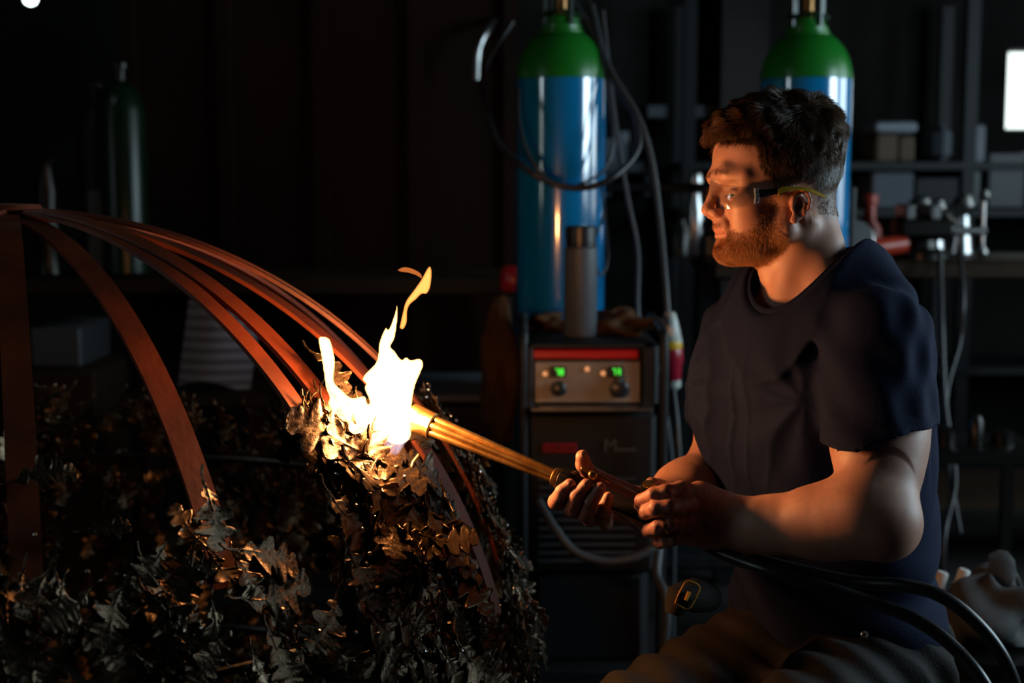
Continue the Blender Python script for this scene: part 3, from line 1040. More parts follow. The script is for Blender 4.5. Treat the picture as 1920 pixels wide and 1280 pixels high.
nt.links.new(tc.outputs['Object'], wv.inputs['Vector'])
mx = nt.nodes.new('ShaderNodeMix')
mx.data_type = 'RGBA'
mx.inputs[6].default_value = (.08, .09, .12, 1)
mx.inputs[7].default_value = (.24, .27, .34, 1)
nt.links.new(wv.outputs['Fac'], mx.inputs[0])
nt.links.new(mx.outputs[2], nt.nodes['Principled BSDF'].inputs['Base Color'])
tag(b.build('striped_sheet', sheetmat), 'curled pale sheet with dark stripes standing behind the dome bands', 'sheet')
st = empty('stool', (c[0], c[1] + .02, 0), 'low dark stand holding the curled striped sheet behind the dome', 'stand')
zb_ = c[2] - .125
MB().box((c[0], c[1], zb_ - .015), (.34, .26, .03), bev=.005).build('top', M['wood'], st)
for sx in (-.13, .13):
    for sy in (-.09, .09):
        MB().box((c[0] + sx, c[1] + sy, (zb_ - .03) / 2), (.035, .035, zb_ - .03)).build('leg', M['blackpaint'], st)
bx('grey_crate', 55, 150, 612, 690, 4.0, .3, M['greyrubber'], 'dim grey crate behind the dome bands at the far left', 'crate')
a = P(102, 690, 4.0)
tag(MB().box((a[0], a[1] + .15, a[2] / 2), (.24, .34, a[2]), bev=.01).build('wooden_block', M['wood']), 'dark wooden block under the dim grey crate', 'block')

# hanging lamp, top left
c = P(57, -4, 4.0)
lm = empty('hanging_lamp', (c[0], c[1], c[2]), 'small lit white bulb hanging at the top left corner', 'lamp')
MB().lathe([(.004, -.022), (.016, -.016), (.022, 0), (.02, .014), (.013, .03)], c, n=24).build('bulb', M['lamp'], lm)
MB().lathe([(.016, .03), (.018, .035), (.014, .075), (.005, .08)], c, n=20).build('socket', M['rubber'], lm)
MB().tube([c + np.array([0, 0, .08]), np.array([c[0], c[1], 3.4])], .004, 8).build('cord', M['rubber'], lm)

# ------------------------------------------------------------------ lower right corner things
c = P(1850, 1150, 2.75)
lump('work_glove', (c[0], c[1], c[2]), (.10, .09, .075), mat('glove_fabric', (.045, .042, .04), .85, bump=1, bscale=40), 'dark crumpled work glove on the pail behind the man at lower right', 'glove', 12, .6, .5)
pt = empty('metal_pail', (c[0], c[1], 0), 'dark metal pail under the crumpled glove at lower right', 'pail')
zp = c[2] - .045
MB().lathe([(.13, 0), (.135, .006), (.165, zp - .01), (.17, zp), (.16, zp), (.15, zp - .01)], (c[0], c[1], 0), n=36).build('body', M['blackmetal'], pt)
MB().tube([(c[0] + .168 * math.cos(a), c[1] + .02, zp - .02 - .12 * math.sin(a)) for a in np.linspace(0, math.pi, 20)], .004, 8).build('bail_handle', M['steel'], pt)
for px, py, lab in ((1765, 1082, 'white plastic bottle cap end beside the glove, left of two'), (1806, 1077, 'white plastic bottle cap end beside the glove, right of two')):
    c2 = P(px, py, 2.80)
    r_ = tag(MB().lathe([(.014, -.08), (.015, -.02), (.012, -.015), (.012, .008), (.010, .011)], c2, axis=(.25, 0, 1), n=20).build('marker_pen', M['white']), lab, 'bottle')
hose('thick_cable', [P(1762, 470, 4.3), P(1765, 600, 4.2), P(1772, 760, 4.1), P(1790, 900, 4.0), P(1770, 1010, 3.9), P(1765, 1200, 3.9)], .009, M['rubber'], 'dim cable hanging from the right bench behind the shoulder', 'cable')
hose('thick_cable', [P(1800, 470, 4.3), P(1806, 560, 4.2), P(1800, 640, 4.2), P(1775, 740, 4.15), P(1778, 860, 4.1), P(1800, 1000, 4.0)], .007, M['rubber'], 'second dim cable hanging right of the first under the bench', 'cable')
hose('wire_loop', [P(1830, 1105, 3.0), P(1860, 1070, 3.0), P(1890, 1062, 3.0), P(1912, 1095, 3.0), P(1925, 1160, 3.0)], .004, M['greyrubber'], 'thin wire arching at the right edge beside the pail', 'wire')
# stand at right edge: drill press table dim shapes
b = empty('anvil_stand', (P(1860, 900, 3.6)[0], 3.7, 0), 'dim dark steel stand with round tools right of the man', 'stand')
c = P(1862, 850, 3.6)
MB().box((c[0], 3.72, c[2] - .02), (.34, .3, .03), bev=.004).build('top', M['blackmetal'], b)
for sx in (-.14, .14):
    for sy in (-.11, .11):
        MB().box((c[0] + sx, 3.72 + sy, (c[2] - .035) / 2), (.03, .03, c[2] - .035)).build('leg', M['blackmetal'], b)
for k, (dx, r0, h) in enumerate(((-.08, .028, .05), (0.0, .02, .08), (.07, .03, .045))):
    tag(MB().lathe([(r0, 0), (r0, h * .8), (r0 * .5, h)], (c[0] + dx, 3.68, c[2] - .005), n=20).build('metal_weight', M['blackmetal']), ('low', 'tall thin', 'wide')[k] + ' steel weight on the dim stand right of the man, ' + ('leftmost', 'middle one', 'rightmost')[k], 'weight')

# ------------------------------------------------------------------ implicit surface modelling (distance fields -> mesh)
f32 = np.float32


class Field:
    def __init__(s, lo, hi, h):
        s.h = h
        s.lo = np.array(lo, float)
        s.n = np.maximum(3, np.ceil((np.array(hi) - s.lo) / h).astype(int) + 1)
        s.ax = [(s.lo[i] + h * np.arange(s.n[i])).astype(f32) for i in range(3)]
        s.D = np.full(s.n, 1.0, f32)

    def sub_region(s, lo, hi, mg):
        i0 = np.clip(np.floor((np.array(lo) - mg - s.lo) / s.h).astype(int), 0, s.n - 1)
        i1 = np.clip(np.ceil((np.array(hi) + mg - s.lo) / s.h).astype(int) + 1, 1, s.n)
        if np.any(i1 <= i0):
            return None, None
        sl = tuple(slice(a, b) for a, b in zip(i0, i1))
        return sl, (s.ax[0][sl[0]][:, None, None], s.ax[1][sl[1]][None, :, None], s.ax[2][sl[2]][None, None, :])

    def add(s, prim, k=0.0):
        fn, lo, hi = prim
        sl, g = s.sub_region(lo, hi, k + 3.5 * s.h)
        if sl is None:
            return s
        d = fn(*g)
        a = s.D[sl]
        if k > 0:
            hh = np.maximum(k - np.abs(a - d), 0) / k
            s.D[sl] = np.minimum(a, d) - hh * hh * (k * .25)
        else:
            s.D[sl] = np.minimum(a, d)
        return s

    def cut(s, prim, k=0.0):
        fn, lo, hi = prim
        sl, g = s.sub_region(lo, hi, k + 3.5 * s.h)
        if sl is None:
            return s
        d = -fn(*g)
        a = s.D[sl]
        if k > 0:
            hh = np.maximum(k - np.abs(a - d), 0) / k
            s.D[sl] = np.maximum(a, d) + hh * hh * (k * .25)
        else:
            s.D[sl] = np.maximum(a, d)
        return s

    def mesh(s):
        """naive surface nets"""
        D = s.D
        I = D < 0
        n = D.shape
        c = np.zeros((n[0] - 1, n[1] - 1, n[2] - 1), np.uint8)
        for dx in (0, 1):
            for dy in (0, 1):
                for dz in (0, 1):
                    c += I[dx:n[0] - 1 + dx, dy:n[1] - 1 + dy, dz:n[2] - 1 + dz]
        cells = np.argwhere((c > 0) & (c < 8))
        idx = np.full(c.shape, -1, np.int64)
        idx[cells[:, 0], cells[:, 1], cells[:, 2]] = np.arange(len(cells))
        acc = np.zeros((len(cells), 3))
        cnt = np.zeros(len(cells))
        cor = [(a, b, e) for a in (0, 1) for b in (0, 1) for e in (0, 1)]
        val = {q: D[cells[:, 0] + q[0], cells[:, 1] + q[1], cells[:, 2] + q[2]].astype(float) for q in cor}
        for p in cor:
            for ax in range(3):
                if p[ax] == 0:
                    q = list(p)
                    q[ax] = 1
                    q = tuple(q)
                    a, b = val[p], val[q]
                    mk = (a < 0) != (b < 0)
                    t = np.where(mk, a / np.where(mk, a - b, 1), 0)
                    for j in range(3):
                        acc[:, j] += mk * (p[j] + (t if j == ax else 0))
                    cnt += mk
        vs = s.lo + (cells + acc / cnt[:, None]) * s.h
        faces = []
        for ax in range(3):
            o = [0, 0, 0]
            o[ax] = 1
            A = I[tuple(slice(0, n[i] - (1 if i == ax else 0)) for i in range(3))]
            B = I[tuple(slice(1 if i == ax else 0, None) for i in range(3))]
            e = np.argwhere(A != B)
            u, v_ = (ax + 1) % 3, (ax + 2) % 3
            e = e[(e[:, u] > 0) & (e[:, v_] > 0) & (e[:, u] < n[u] - 1) & (e[:, v_] < n[v_] - 1)]
            ins = A[e[:, 0], e[:, 1], e[:, 2]]

            def cc(du, dv):
                q = e.copy()
                q[:, u] -= du
                q[:, v_] -= dv
                return idx[q[:, 0], q[:, 1], q[:, 2]]
            qd = np.stack([cc(1, 1), cc(0, 1), cc(0, 0), cc(1, 0)], 1)
            qd[~ins] = qd[~ins][:, ::-1]
            faces.append(qd)
        F = np.concatenate(faces)
        F = F[(F >= 0).all(1)]
        return vs, F


def capf(a, b, ra, rb=None, flat=None):
    rb = ra if rb is None else rb
    a = np.array(a, float)
    b = np.array(b, float)
    ab = b - a
    L2 = float(ab @ ab) + 1e-12
    rm = max(ra, rb)
    def fn(x, y, z):
        px, py, pz_ = x - f32(a[0]), y - f32(a[1]), z - f32(a[2])
        t = np.clip((px * f32(ab[0]) + py * f32(ab[1]) + pz_ * f32(ab[2])) / f32(L2), 0, 1)
        q = np.sqrt((px - t * f32(ab[0])) ** 2 + (py - t * f32(ab[1])) ** 2 + (pz_ - t * f32(ab[2])) ** 2)
        return q - (f32(ra) + f32(rb - ra) * t)
    return fn, np.minimum(a, b) - rm, np.maximum(a, b) + rm


def ellf(c, r, axes=None):
    c = np.array(c, float)
    r = np.array(r, float)
    A = np.eye(3) if axes is None else np.array(axes, float)
    ext = np.sqrt(((A * r[:, None]) ** 2).sum(0))
    def fn(x, y, z):
        p = (x - f32(c[0]), y - f32(c[1]), z - f32(c[2]))
        q = [(p[0] * f32(A[i, 0]) + p[1] * f32(A[i, 1]) + p[2] * f32(A[i, 2])) for i in range(3)]
        k0 = np.sqrt(sum((q[i] / f32(r[i])) ** 2 for i in range(3)))
        k1 = np.sqrt(sum((q[i] / f32(r[i] ** 2)) ** 2 for i in range(3))) + f32(1e-9)
        return k0 * (k0 - 1) / k1
    return fn, c - ext, c + ext


def chain(F, pts, rs, k=.004, kj=0.0):
    """a chain of tapered capsules as one prim (hard joints are hidden by overlapping radii)"""
    prims = [capf(pts[i], pts[i + 1], rs[i], rs[i + 1]) for i in range(len(pts) - 1)]
    lo = np.min([p[1] for p in prims], 0)
    hi = np.max([p[2] for p in prims], 0)
    def fn(x, y, z):
        d = None
        for p in prims:
            e = p[0](x, y, z)
            if d is None:
                d = e
            elif kj > 0:
                hh = np.maximum(kj - np.abs(d - e), 0) / kj
                d = np.minimum(d, e) - hh * hh * (kj * .25)
            else:
                d = np.minimum(d, e)
        return d
    F.add((fn, lo, hi), k)
    return fn, lo, hi


def union(prims, k):
    lo = np.min([p[1] for p in prims], 0)
    hi = np.max([p[2] for p in prims], 0)
    def fn(x, y, z):
        d = None
        for p in prims:
            e = p[0](x, y, z)
            if d is None:
                d = e
            elif k > 0:
                hh = np.maximum(k - np.abs(d - e), 0) / k
                d = np.minimum(d, e) - hh * hh * (k * .25)
            else:
                d = np.minimum(d, e)
        return d
    return fn, lo, hi


def np_mesh(name, vs, F, m, parent=None, cols=None, smooth=True):
    me = bpy.data.meshes.new(name)
    me.vertices.add(len(vs))
    me.vertices.foreach_set('co', np.asarray(vs, f32).ravel())
    F = np.asarray(F)
    me.loops.add(F.size)
    me.loops.foreach_set('vertex_index', F.ravel().astype(np.int32))
    me.polygons.add(len(F))
    me.polygons.foreach_set('loop_start', (np.arange(len(F)) * F.shape[1]).astype(np.int32))
    me.polygons.foreach_set('loop_total', np.full(len(F), F.shape[1], np.int32))
    me.update(calc_edges=True)
    me.validate()
    if cols is not None:
        for nm, arr in cols.items():
            a = me.attributes.new(nm, 'FLOAT', 'POINT')
            a.data.foreach_set('value', np.asarray(arr, f32))
    me.materials.append(m)
    if smooth:
        me.shade_smooth()
    o = bpy.data.objects.new(name, me)
    col.objects.link(o)
    if parent is not None:
        o.parent = parent
        o.matrix_parent_inverse = Matrix.Translation(-Vector(parent.location))
    return o


def vnormals(vs, F):
    n = np.zeros_like(vs)
    a, b, c, d = (vs[F[:, i]] for i in range(4))
    fn = np.cross(c - a, d - b)
    for i in range(4):
        np.add.at(n, F[:, i], fn)
    return n / (np.linalg.norm(n, axis=1)[:, None] + 1e-12)


def smooth_mesh(vs, F, it=2, lam=.5):
    E = np.concatenate([F[:, [0, 1]], F[:, [1, 2]], F[:, [2, 3]], F[:, [3, 0]]])
    for q in range(it * 2):
        s_ = np.zeros_like(vs)
        c = np.zeros(len(vs))
        np.add.at(s_, E[:, 0], vs[E[:, 1]])
        np.add.at(c, E[:, 0], 1)
        np.add.at(s_, E[:, 1], vs[E[:, 0]])
        np.add.at(c, E[:, 1], 1)
        L = s_ / np.maximum(c, 1)[:, None] - vs
        vs = vs + (lam if q % 2 == 0 else -lam * .9) * L
    return vs


# ------------------------------------------------------------------ the man: frames
HYAW = R(9)
HC = P(1450, 340, 2.03)
e_f = -cR * math.cos(HYAW) - cF * math.sin(HYAW)
e_s = -cF * math.cos(HYAW) + cR * math.sin(HYAW)
e_u = cU.copy()
HM = np.array([e_f, e_s, e_u])          # rows: head axes in world


def h2w(p):
    return HC + np.asarray(p) @ HM


def w2h(p):
    return HM @ (np.asarray(p) - HC)


TF = R(34)
t_f = np.array([-math.cos(TF), -math.sin(TF), 0])
t_s = np.array([math.sin(TF), -math.cos(TF), 0])
NB = P(1505, 545, 2.05)                  # base of the neck


def T(f, s, z):
    return NB + f * t_f + s * t_s + np.array([0, 0, z])


TA = np.array([t_f, t_s, [0, 0, 1]])
cm = .01

skin = bpy.data.materials.new('skin')
skin.use_nodes = True
nt = skin.node_tree
pb = nt.nodes['Principled BSDF']
tc = nt.nodes.new('ShaderNodeTexCoord')


def attr(nm):
    a = nt.nodes.new('ShaderNodeAttribute')
    a.attribute_name = nm
    return a.outputs['Fac']


def mixc(fac, a, c):
    m = nt.nodes.new('ShaderNodeMix')
    m.data_type = 'RGBA'
    nt.links.new(fac, m.inputs[0])
    if isinstance(a, tuple):
        m.inputs[6].default_value = (*a, 1)
    else:
        nt.links.new(a, m.inputs[6])
    m.inputs[7].default_value = (*c, 1)
    return m.outputs[2]


def noise(sc_, det=4, lo=.4, hi=.6):
    n = nt.nodes.new('ShaderNodeTexNoise')
    n.inputs['Scale'].default_value = sc_
    n.inputs['Detail'].default_value = det
    nt.links.new(tc.outputs['Object'], n.inputs['Vector'])
    r = nt.nodes.new('ShaderNodeMapRange')
    r.inputs[1].default_value = lo
    r.inputs[2].default_value = hi
    nt.links.new(n.outputs[0], r.inputs[0])
    return r.outputs[0]


c0_ = mixc(noise(28, 4, .35, .7), (0.54, 0.285, 0.205), (0.45, 0.215, 0.15))
c0_ = mixc(attr('red'), c0_, (0.44, 0.13, 0.095))
c0_ = mixc(attr('hair'), c0_, (0.10, 0.055, 0.03))
mm = nt.nodes.new('ShaderNodeMath')
mm.operation = 'MULTIPLY'
nt.links.new(attr('dirt'), mm.inputs[0])
nt.links.new(noise(130, 6, .42, .62), mm.inputs[1])
c0_ = mixc(mm.outputs[0], c0_, (0.10, 0.05, 0.035))
nt.links.new(c0_, pb.inputs['Base Color'])
pb.inputs['Roughness'].default_value = .52
pb.inputs['Subsurface Weight'].default_value = .12
pb.inputs['Subsurface Radius'].default_value = (1, .35, .2)
pb.inputs['Subsurface Scale'].default_value = .005
n_ = nt.nodes.new('ShaderNodeTexNoise')
n_.inputs['Scale'].default_value = 650
n_.inputs['Detail'].default_value = 3
nt.links.new(tc.outputs['Object'], n_.inputs['Vector'])
bp = nt.nodes.new('ShaderNodeBump')
bp.inputs['Strength'].default_value = .22
bp.inputs['Distance'].default_value = .0006
nt.links.new(n_.outputs[0], bp.inputs['Height'])
nt.links.new(bp.outputs[0], pb.inputs['Normal'])

person = empty('person', P(1560, 1180, 2.05) * [1, 1, 0], 'man in navy t-shirt and clear safety glasses holding the burning torch with both hands', 'person')

# ------------------------------------------------------------------ head and neck (head axes, metres)
hf = Field((-.135, -.105, -.235), (.125, .105, .135), .0016)


def E_(c, r, ax=None):
    return ellf(np.array(c) * cm, np.array(r) * cm, ax)


def C_(a, b, ra, rb=None):
    return capf(np.array(a) * cm, np.array(b) * cm, ra * cm, None if rb is None else rb * cm)


def rotax(axis, deg):
    m = np.array(Matrix.Rotation(R(deg), 3, axis))
    return m.T


EU, EA = -2.1, 6.15
hf.add(E_((-1.0, 0, 2.7), (8.8, 7.3, 7.9)))
hf.add(E_((3.6, 0, 3.2), (4.9, 6.0, 5.2)), .02)          # forehead
hf.add(E_((3.0, 0, -3.0), (5.3, 5.6, 7.0)), .02)         # face block
hf.add(E_((3.7, 0, -7.6), (4.35, 3.9, 3.6)), .015)         # muzzle
for s in (-1, 1):
    hf.add(C_((0.1, s * 5.1, -7.4), (6.2, s * 1.7, -10.1), 1.35, 1.2), .02)   # jaw bone
    hf.add(C_((0.3, s * 5.6, -3.0), (0.0, s * 5.1, -7.4), 1.2, 1.2), .02)
    hf.add(E_((5.5, s * 4.6, -3.3), (2.1, 1.5, 1.5)), .014)                    # cheekbone
    hf.add(C_((5.0, s * 5.3, -2.9), (0.3, s * 6.5, -2.6), .8, .6), .014)       # zygomatic arch
    hf.add(E_((4.3, s * 3.6, -5.2), (2.9, 2.0, 2.6)), .02)                     # cheek
hf.add(E_((6.9, 0, -10.0), (1.25, 1.9, 1.25)), .014)        # chin
hf.add(E_((3.0, 0, -9.6), (4.6, 3.6, 1.8)), .02)           # under jaw fill
for s in (-1, 1):
    hf.cut(E_((8.25, s * 3.2, EU + .35), (1.6, 1.95, 1.5)), .014)                   # eye sockets
    hf.add(C_((8.15, s * .9, .45), (7.75, s * 3.0, .75), .7, .65), .014)        # brow
    hf.add(C_((7.75, s * 3.0, .75), (6.0, s * 4.9, .2), .65, .45), .020)
# nose
hf.add(C_((8.15, 0, .4), (8.55, 0, -1.0), .75, .62), .010)
hf.add(C_((8.45, 0, -.8), (9.6, 0, -3.7), .62, .72), .008)
hf.add(E_((9.75, 0, -4.25), (.85, .85, .78)), .006)
hf.add(C_((9.5, 0, -4.6), (8.55, 0, -5.5), .42, .5), .006)
for s in (-1, 1):
    hf.add(E_((8.7, s * 1.08, -4.75), (.95, .6, .72)), .005)
    hf.cut(E_((9.15, s * .58, -5.62), (.5, .27, .42)), .002)
    hf.cut(C_((8.0, s * 1.85, -4.3), (7.35, s * 2.7, -6.4), .10, .12), .010)     # fold beside the nose
# mouth
hf.add(E_((7.75, 0, -6.5), (.85, 2.3, 1.05)), .008)
hf.add(union([C_((8.35, s * .3, -7.0), (7.2, s * 2.35, -7.35), .34, .16) for s in (-1, 1)], .004), .004)
hf.add(union([C_((8.20, s * .2, -7.95), (7.1, s * 2.2, -7.55), .40, .18) for s in (-1, 1)], .004), .004)
hf.cut(union([C_((9.0, s * .1, -7.45), (7.1, s * 2.6, -7.45), .07, .05) for s in (-1, 1)], .002), .003)
hf.cut(C_((8.35, -1.2, -8.95), (8.35, 1.2, -8.95), .28), .010)
# lids
for s in (-1, 1):
    hf.add(E_((EA, s * 3.1, EU), (1.36, 1.36, 1.36)), .004)
    hf.cut(E_((EA + 1.45, s * 3.35, EU - .38), (.8, 1.25, .22), rotax('X', -5 * s)), .0015)
    hf.cut(C_((EA + 1.2, s * 2.0, EU + .72), (EA + .6, s * 4.4, EU + .62), .03), .005)              # crease above lid
    # ear
    ec = np.array([-1.05, s * 7.0, -4.2])
    ES = .80

    def ep(a, u, o=0.0):
        """point on the ear plate: a forward, u up, o outward"""
        v = np.array([a, 0, u]) * ES
        v = np.array([v[0] * math.cos(R(12)) - v[2] * math.sin(R(12)), 0, v[0] * math.sin(R(12)) + v[2] * math.cos(R(12))])
        return ec + np.array([v[0], s * (o * ES + max(0, -v[0]) * .42 + .1), v[2]])
    e3 = lambda *r: tuple(q * ES for q in r)
    hf.add(E_(ep(-.1, .1, -.1), e3(1.6, .5, 2.4), rotax('Z', 22 * s)), .004)
    rim = [ep(1.15, .3, .05), ep(1.2, 1.4, .15), ep(.75, 2.25, .2), ep(-.1, 2.65, .2), ep(-1.0, 2.3, .2), ep(-1.6, 1.3, .2), ep(-1.65, .1, .2), ep(-1.2, -1.1, .15), ep(-.5, -1.9, .1)]
    hf.add(union([C_(a, b, .30 * ES, .30 * ES) for a, b in zip(rim[:-1], rim[1:])], .003), .003)
    hf.add(E_(ep(.15, -2.3, .08), e3(.72, .36, .85)), .004)                          # lobe
    anti = [ep(-.3, 1.5, .25), ep(-.85, .6, .3), ep(-.85, -.4, .3), ep(-.4, -1.2, .25)]
    hf.add(union([C_(a, b, .26 * ES, .26 * ES) for a, b in zip(anti[:-1], anti[1:])], .003), .003)
    hf.add(E_(ep(1.0, -.55, .12), e3(.38, .36, .52)), .003)                          # tragus
    hf.cut(E_(ep(.2, -.35, .45), e3(.62, .45, .85)), .002)                          # concha
# neck
hf.add(C_((-3.0, 0, -6.5), (-4.3, 0, -15.5), 5.1, 5.5), .02)
hf.add(C_((-5.2, 0, -3.5), (-6.1, 0, -14), 3.7, 5.0), .02)
hf.add(E_((0.7, 0, -13.0), (1.2, 1.3, 1.5)), .014)                                # larynx
for s in (-1, 1):
    hf.add(C_((-3.4, s * 5.0, -6.2), (-.6 + s * .6, s * 2.0, -17.5), 1.1, 1.0), .018)  # neck muscle
    hf.add(C_((-6.3, s * 2.8, -10), (-5.5, s * 8.5, -19), 2.2, 2.4), .03)          # trapezius
# chest below the collar in the torso frame, brought into head axes
def TH(f, s, z):
    return w2h(T(f, s, z))


hf.add(capf(TH(.004, .0, -.05), TH(-.005, 0, -.13), .068, .085), .03)
for s in (-1, 1):
    hf.add(capf(TH(.052, s * .018, -.030), TH(.0, s * .13, -.01), .011, .012), .014)   # collar bones
vh, Fh = hf.mesh()
vh = smooth_mesh(vh, Fh, 2)
nh = vnormals(vh, Fh)


def sstep(x, a, b):
    t = np.clip((x - a) / (b - a), 0, 1)
    return t * t * (3 - 2 * t)


def poly_mask(a, u, poly, soft=.4):
    """signed soft inside test for a 2D polygon in (a,u) centimetres"""
    pts = np.array(poly)
    n = len(pts)
    ins = np.zeros(a.shape, bool)
    dm = np.full(a.shape, 1e9)
    for i in range(n):
        p, q = pts[i], pts[(i + 1) % n]
        cr = ((p[1] > u) != (q[1] > u)) & (a < (q[0] - p[0]) * (u - p[1]) / (q[1] - p[1] + 1e-9) + p[0])
        ins ^= cr
        d = q - p
        t = np.clip(((a - p[0]) * d[0] + (u - p[1]) * d[1]) / (d @ d), 0, 1)
        dm = np.minimum(dm, np.hypot(a - p[0] - t * d[0], u - p[1] - t * d[1]))
    return sstep(np.where(ins, dm, -dm), -soft, soft)


HAIRP = [(9.6, 5.0), (7.0, 5.2), (4.8, 5.3), (2.6, 5.2), (1.9, 3.4), (2.1, 2.0), (.9, .8), (-.1, 0), (-.4, -1.7), (-1.6, -1.9), (-2.4, -.6), (-4.2, .2), (-5.6, -.4), (-6.4, -2.0), (-6.5, -4.3), (-7.4, -5.3), (-12, -5.6), (-12, 14), (11, 14)]
BEARDP = [(0.6, .6), (-1.2, .2), (-1.7, -4.6), (-2.6, -6.3), (-1.6, -9.2), (1.0, -11.4), (4.0, -12.8), (9.5, -12.8), (9.8, -8.4), (7.9, -8.1), (7.0, -7.7), (7.6, -7.0), (9.6, -6.7), (9.4, -5.75), (7.6, -6.0), (6.0, -6.9), (4.6, -7.4), (3.0, -6.4), (1.2, -4.2)]
va = vh * 100
ai = va[:, 0] * .988 - .34 * np.abs(va[:, 1])     # as seen in profile from the camera
ui = va[:, 2] + .112 * np.abs(va[:, 1])
hmask = poly_mask(ai, ui, HAIRP, .35) * (va[:, 2] > -6.5)
fade = sstep(va[:, 2], -4.5, 2.5)
bmask = poly_mask(ai, ui, BEARDP, .45) * (np.abs(va[:, 1]) < 6.6)
mouthd = np.abs(va[:, 1]) / 2.3
lip = np.exp(-(((va[:, 2] + 7.45) / .55) ** 2)) * (va[:, 0] > 7.3) * (np.abs(va[:, 1]) < 2.2)
ear = ((np.abs(va[:, 1]) > 6.85) & (va[:, 0] < .9) & (va[:, 0] > -3.2) & (va[:, 2] < -1.7) & (va[:, 2] > -7)).astype(float)
nosered = np.exp(-(((va[:, 0] - 9.6) ** 2 + va[:, 1] ** 2 + (va[:, 2] + 4.3) ** 2) / 2.2)) * .45
cheekred = np.exp(-(((va[:, 0] - 5.4) ** 2 + (np.abs(va[:, 1]) - 4.6) ** 2 + (va[:, 2] + 4.2) ** 2) / 5)) * .35
h_red = np.clip(lip * .7 + ear * .45 + nosered + cheekred, 0, 1)
h_hair = np.clip(hmask * (.35 + .5 * fade) + bmask * .16 * (1 - np.clip(lip * 2, 0, 1)), 0, .9)
brow = np.exp(-(((va[:, 2] - .75 + (np.abs(va[:, 1]) > 3.4) * .25 * (np.abs(va[:, 1]) - 3.4)) / .38) ** 2)) * (np.abs(va[:, 1]) > 1.1) * sstep(-np.abs(va[:, 1]), -4.8, -3.9) * (va[:, 0] > 5)
h_hair = np.maximum(h_hair, brow * .22)
h_dirt = .25 * np.exp(-((va[:, 0] - 4) ** 2 + (va[:, 2] - 3) ** 2) / 6) * (va[:, 1] > 0)

# ------------------------------------------------------------------ arms and hands (world axes)
def hand_prims(F, fingers, palm, kp=.009):
    """fingers: lists of points with radii, joined to the palm near their roots"""
    fs = []
    for pts, rs in fingers:
        pr = []
        for i in range(len(pts) - 1):
            pr.append(capf(pts[i], pts[i + 1], rs[i], rs[i + 1]))
        fs.append(union(pr, .003))
    fu = union(fs, .0012)
    pu = union(palm, .014)
    return union([pu, fu], kp)


D_T = 1.90     # depth of the torch axis near the hands
SP = lambda a, b, t: a + (b - a) * t

# near arm (his left)
L_sh = P(1648, 640, 1.90)
L_el = P(1648, 982, 1.775)
L_wr = P(1383, 985, 1.855)
lo = np.array([P(1180, 1100, 1.80)[0] - .01, 1.62, .80])
af = Field((.13, 1.56, .765), (.60, 2.10, 1.22), .0018)
af.add(capf(L_sh, SP(L_sh, L_el, .55), .060, .055))
af.add(capf(SP(L_sh, L_el, .45), SP(L_sh, L_el, .97), .056, .045), .03)
af.add(capf(SP(L_sh, L_el, .35) + cR * -.020, SP(L_sh, L_el, .8) + cR * -.010, .034, .029), .03)     # biceps
af.add(capf(SP(L_sh, L_el, .30) + cR * .022, SP(L_sh, L_el, .72) + cR * .014, .036, .030), .03)      # triceps
af.add(capf(L_el + cR * .010 + cU * .0, L_el + cR * -.03 + cU * .015, .031, .040), .03)            # elbow
af.add(ellf(L_el + cR * .012 - cU * .006, (.031, .030, .031)), .02)
fa = lambda t, du=0, dd=0: SP(L_el, L_wr, t) + cU * du + cF * dd
af.add(capf(fa(.02, .006), fa(.42, .004), .041, .041), .03)                                          # forearm
af.add(capf(fa(.10, .020, .004), fa(.42, .008), .031, .030), .025)
af.add(capf(fa(.36), fa(.78, .002), .040, .032), .03)
af.add(capf(fa(.75, .010, .0), fa(1.0, .010), .026, .024), .02)
af.add(capf(fa(.75, -.010, .0), fa(1.0, -.010), .026, .023), .02)
af.add(ellf(fa(.95, -.018, -.008), (.012, .010, .011)), .012)                                       # wrist bone


def Q(zx, zy, d):
    """point from the hand close-up (1000..1440 x 800..1100, 4.266x)"""
    return P(1000 + zx / 4.266, 800 + zy / 4.266, d)


QR = Q
DL = .062


def Q(zx, zy, d):
    return P(1000 + zx / 4.266, 800 + zy / 4.266, d + DL)


W = L_wr
kn = [Q(1185, 520, 1.775), Q(1215, 635, 1.768), Q(1222, 755, 1.772), Q(1222, 868, 1.785)]
palm = [capf(W + cU * .012, Q(1330, 560, 1.80), .024, .021), capf(W - cU * .012, Q(1340, 840, 1.80), .022, .019)]
for i, k_ in enumerate(kn):
    base = W + cU * (.016 - .011 * i) + cF * .0
    palm.append(capf(base, k_ + cF * .006, .017, .0125 - .0006 * i))
palm.append(capf(Q(1300, 600, 1.815), Q(1260, 760, 1.82), .016, .016))
fing = [
    ([kn[0] + cF * .004, Q(1060, 522, 1.762), Q(965, 545, 1.765), Q(865, 590, 1.785), Q(850, 640, 1.815)], [.0112, .0100, .0102, .0088, .0076]),
    ([kn[1] + cF * .004, Q(1080, 640, 1.752), Q(985, 652, 1.755), Q(905, 680, 1.775), Q(885, 700, 1.812)], [.0115, .0103, .0106, .0092, .0080]),
    ([kn[2] + cF * .004, Q(1090, 782, 1.756), Q(1000, 806, 1.760), Q(925, 830, 1.778), Q(905, 838, 1.812)], [.0110, .0098, .0100, .0088, .0076]),
    ([kn[3] + cF * .004, Q(1120, 893, 1.768), Q(1060, 908, 1.772), Q(1010, 925, 1.79), Q(985, 925, 1.818)], [.0100, .0088, .0088, .0080, .0070]),
]
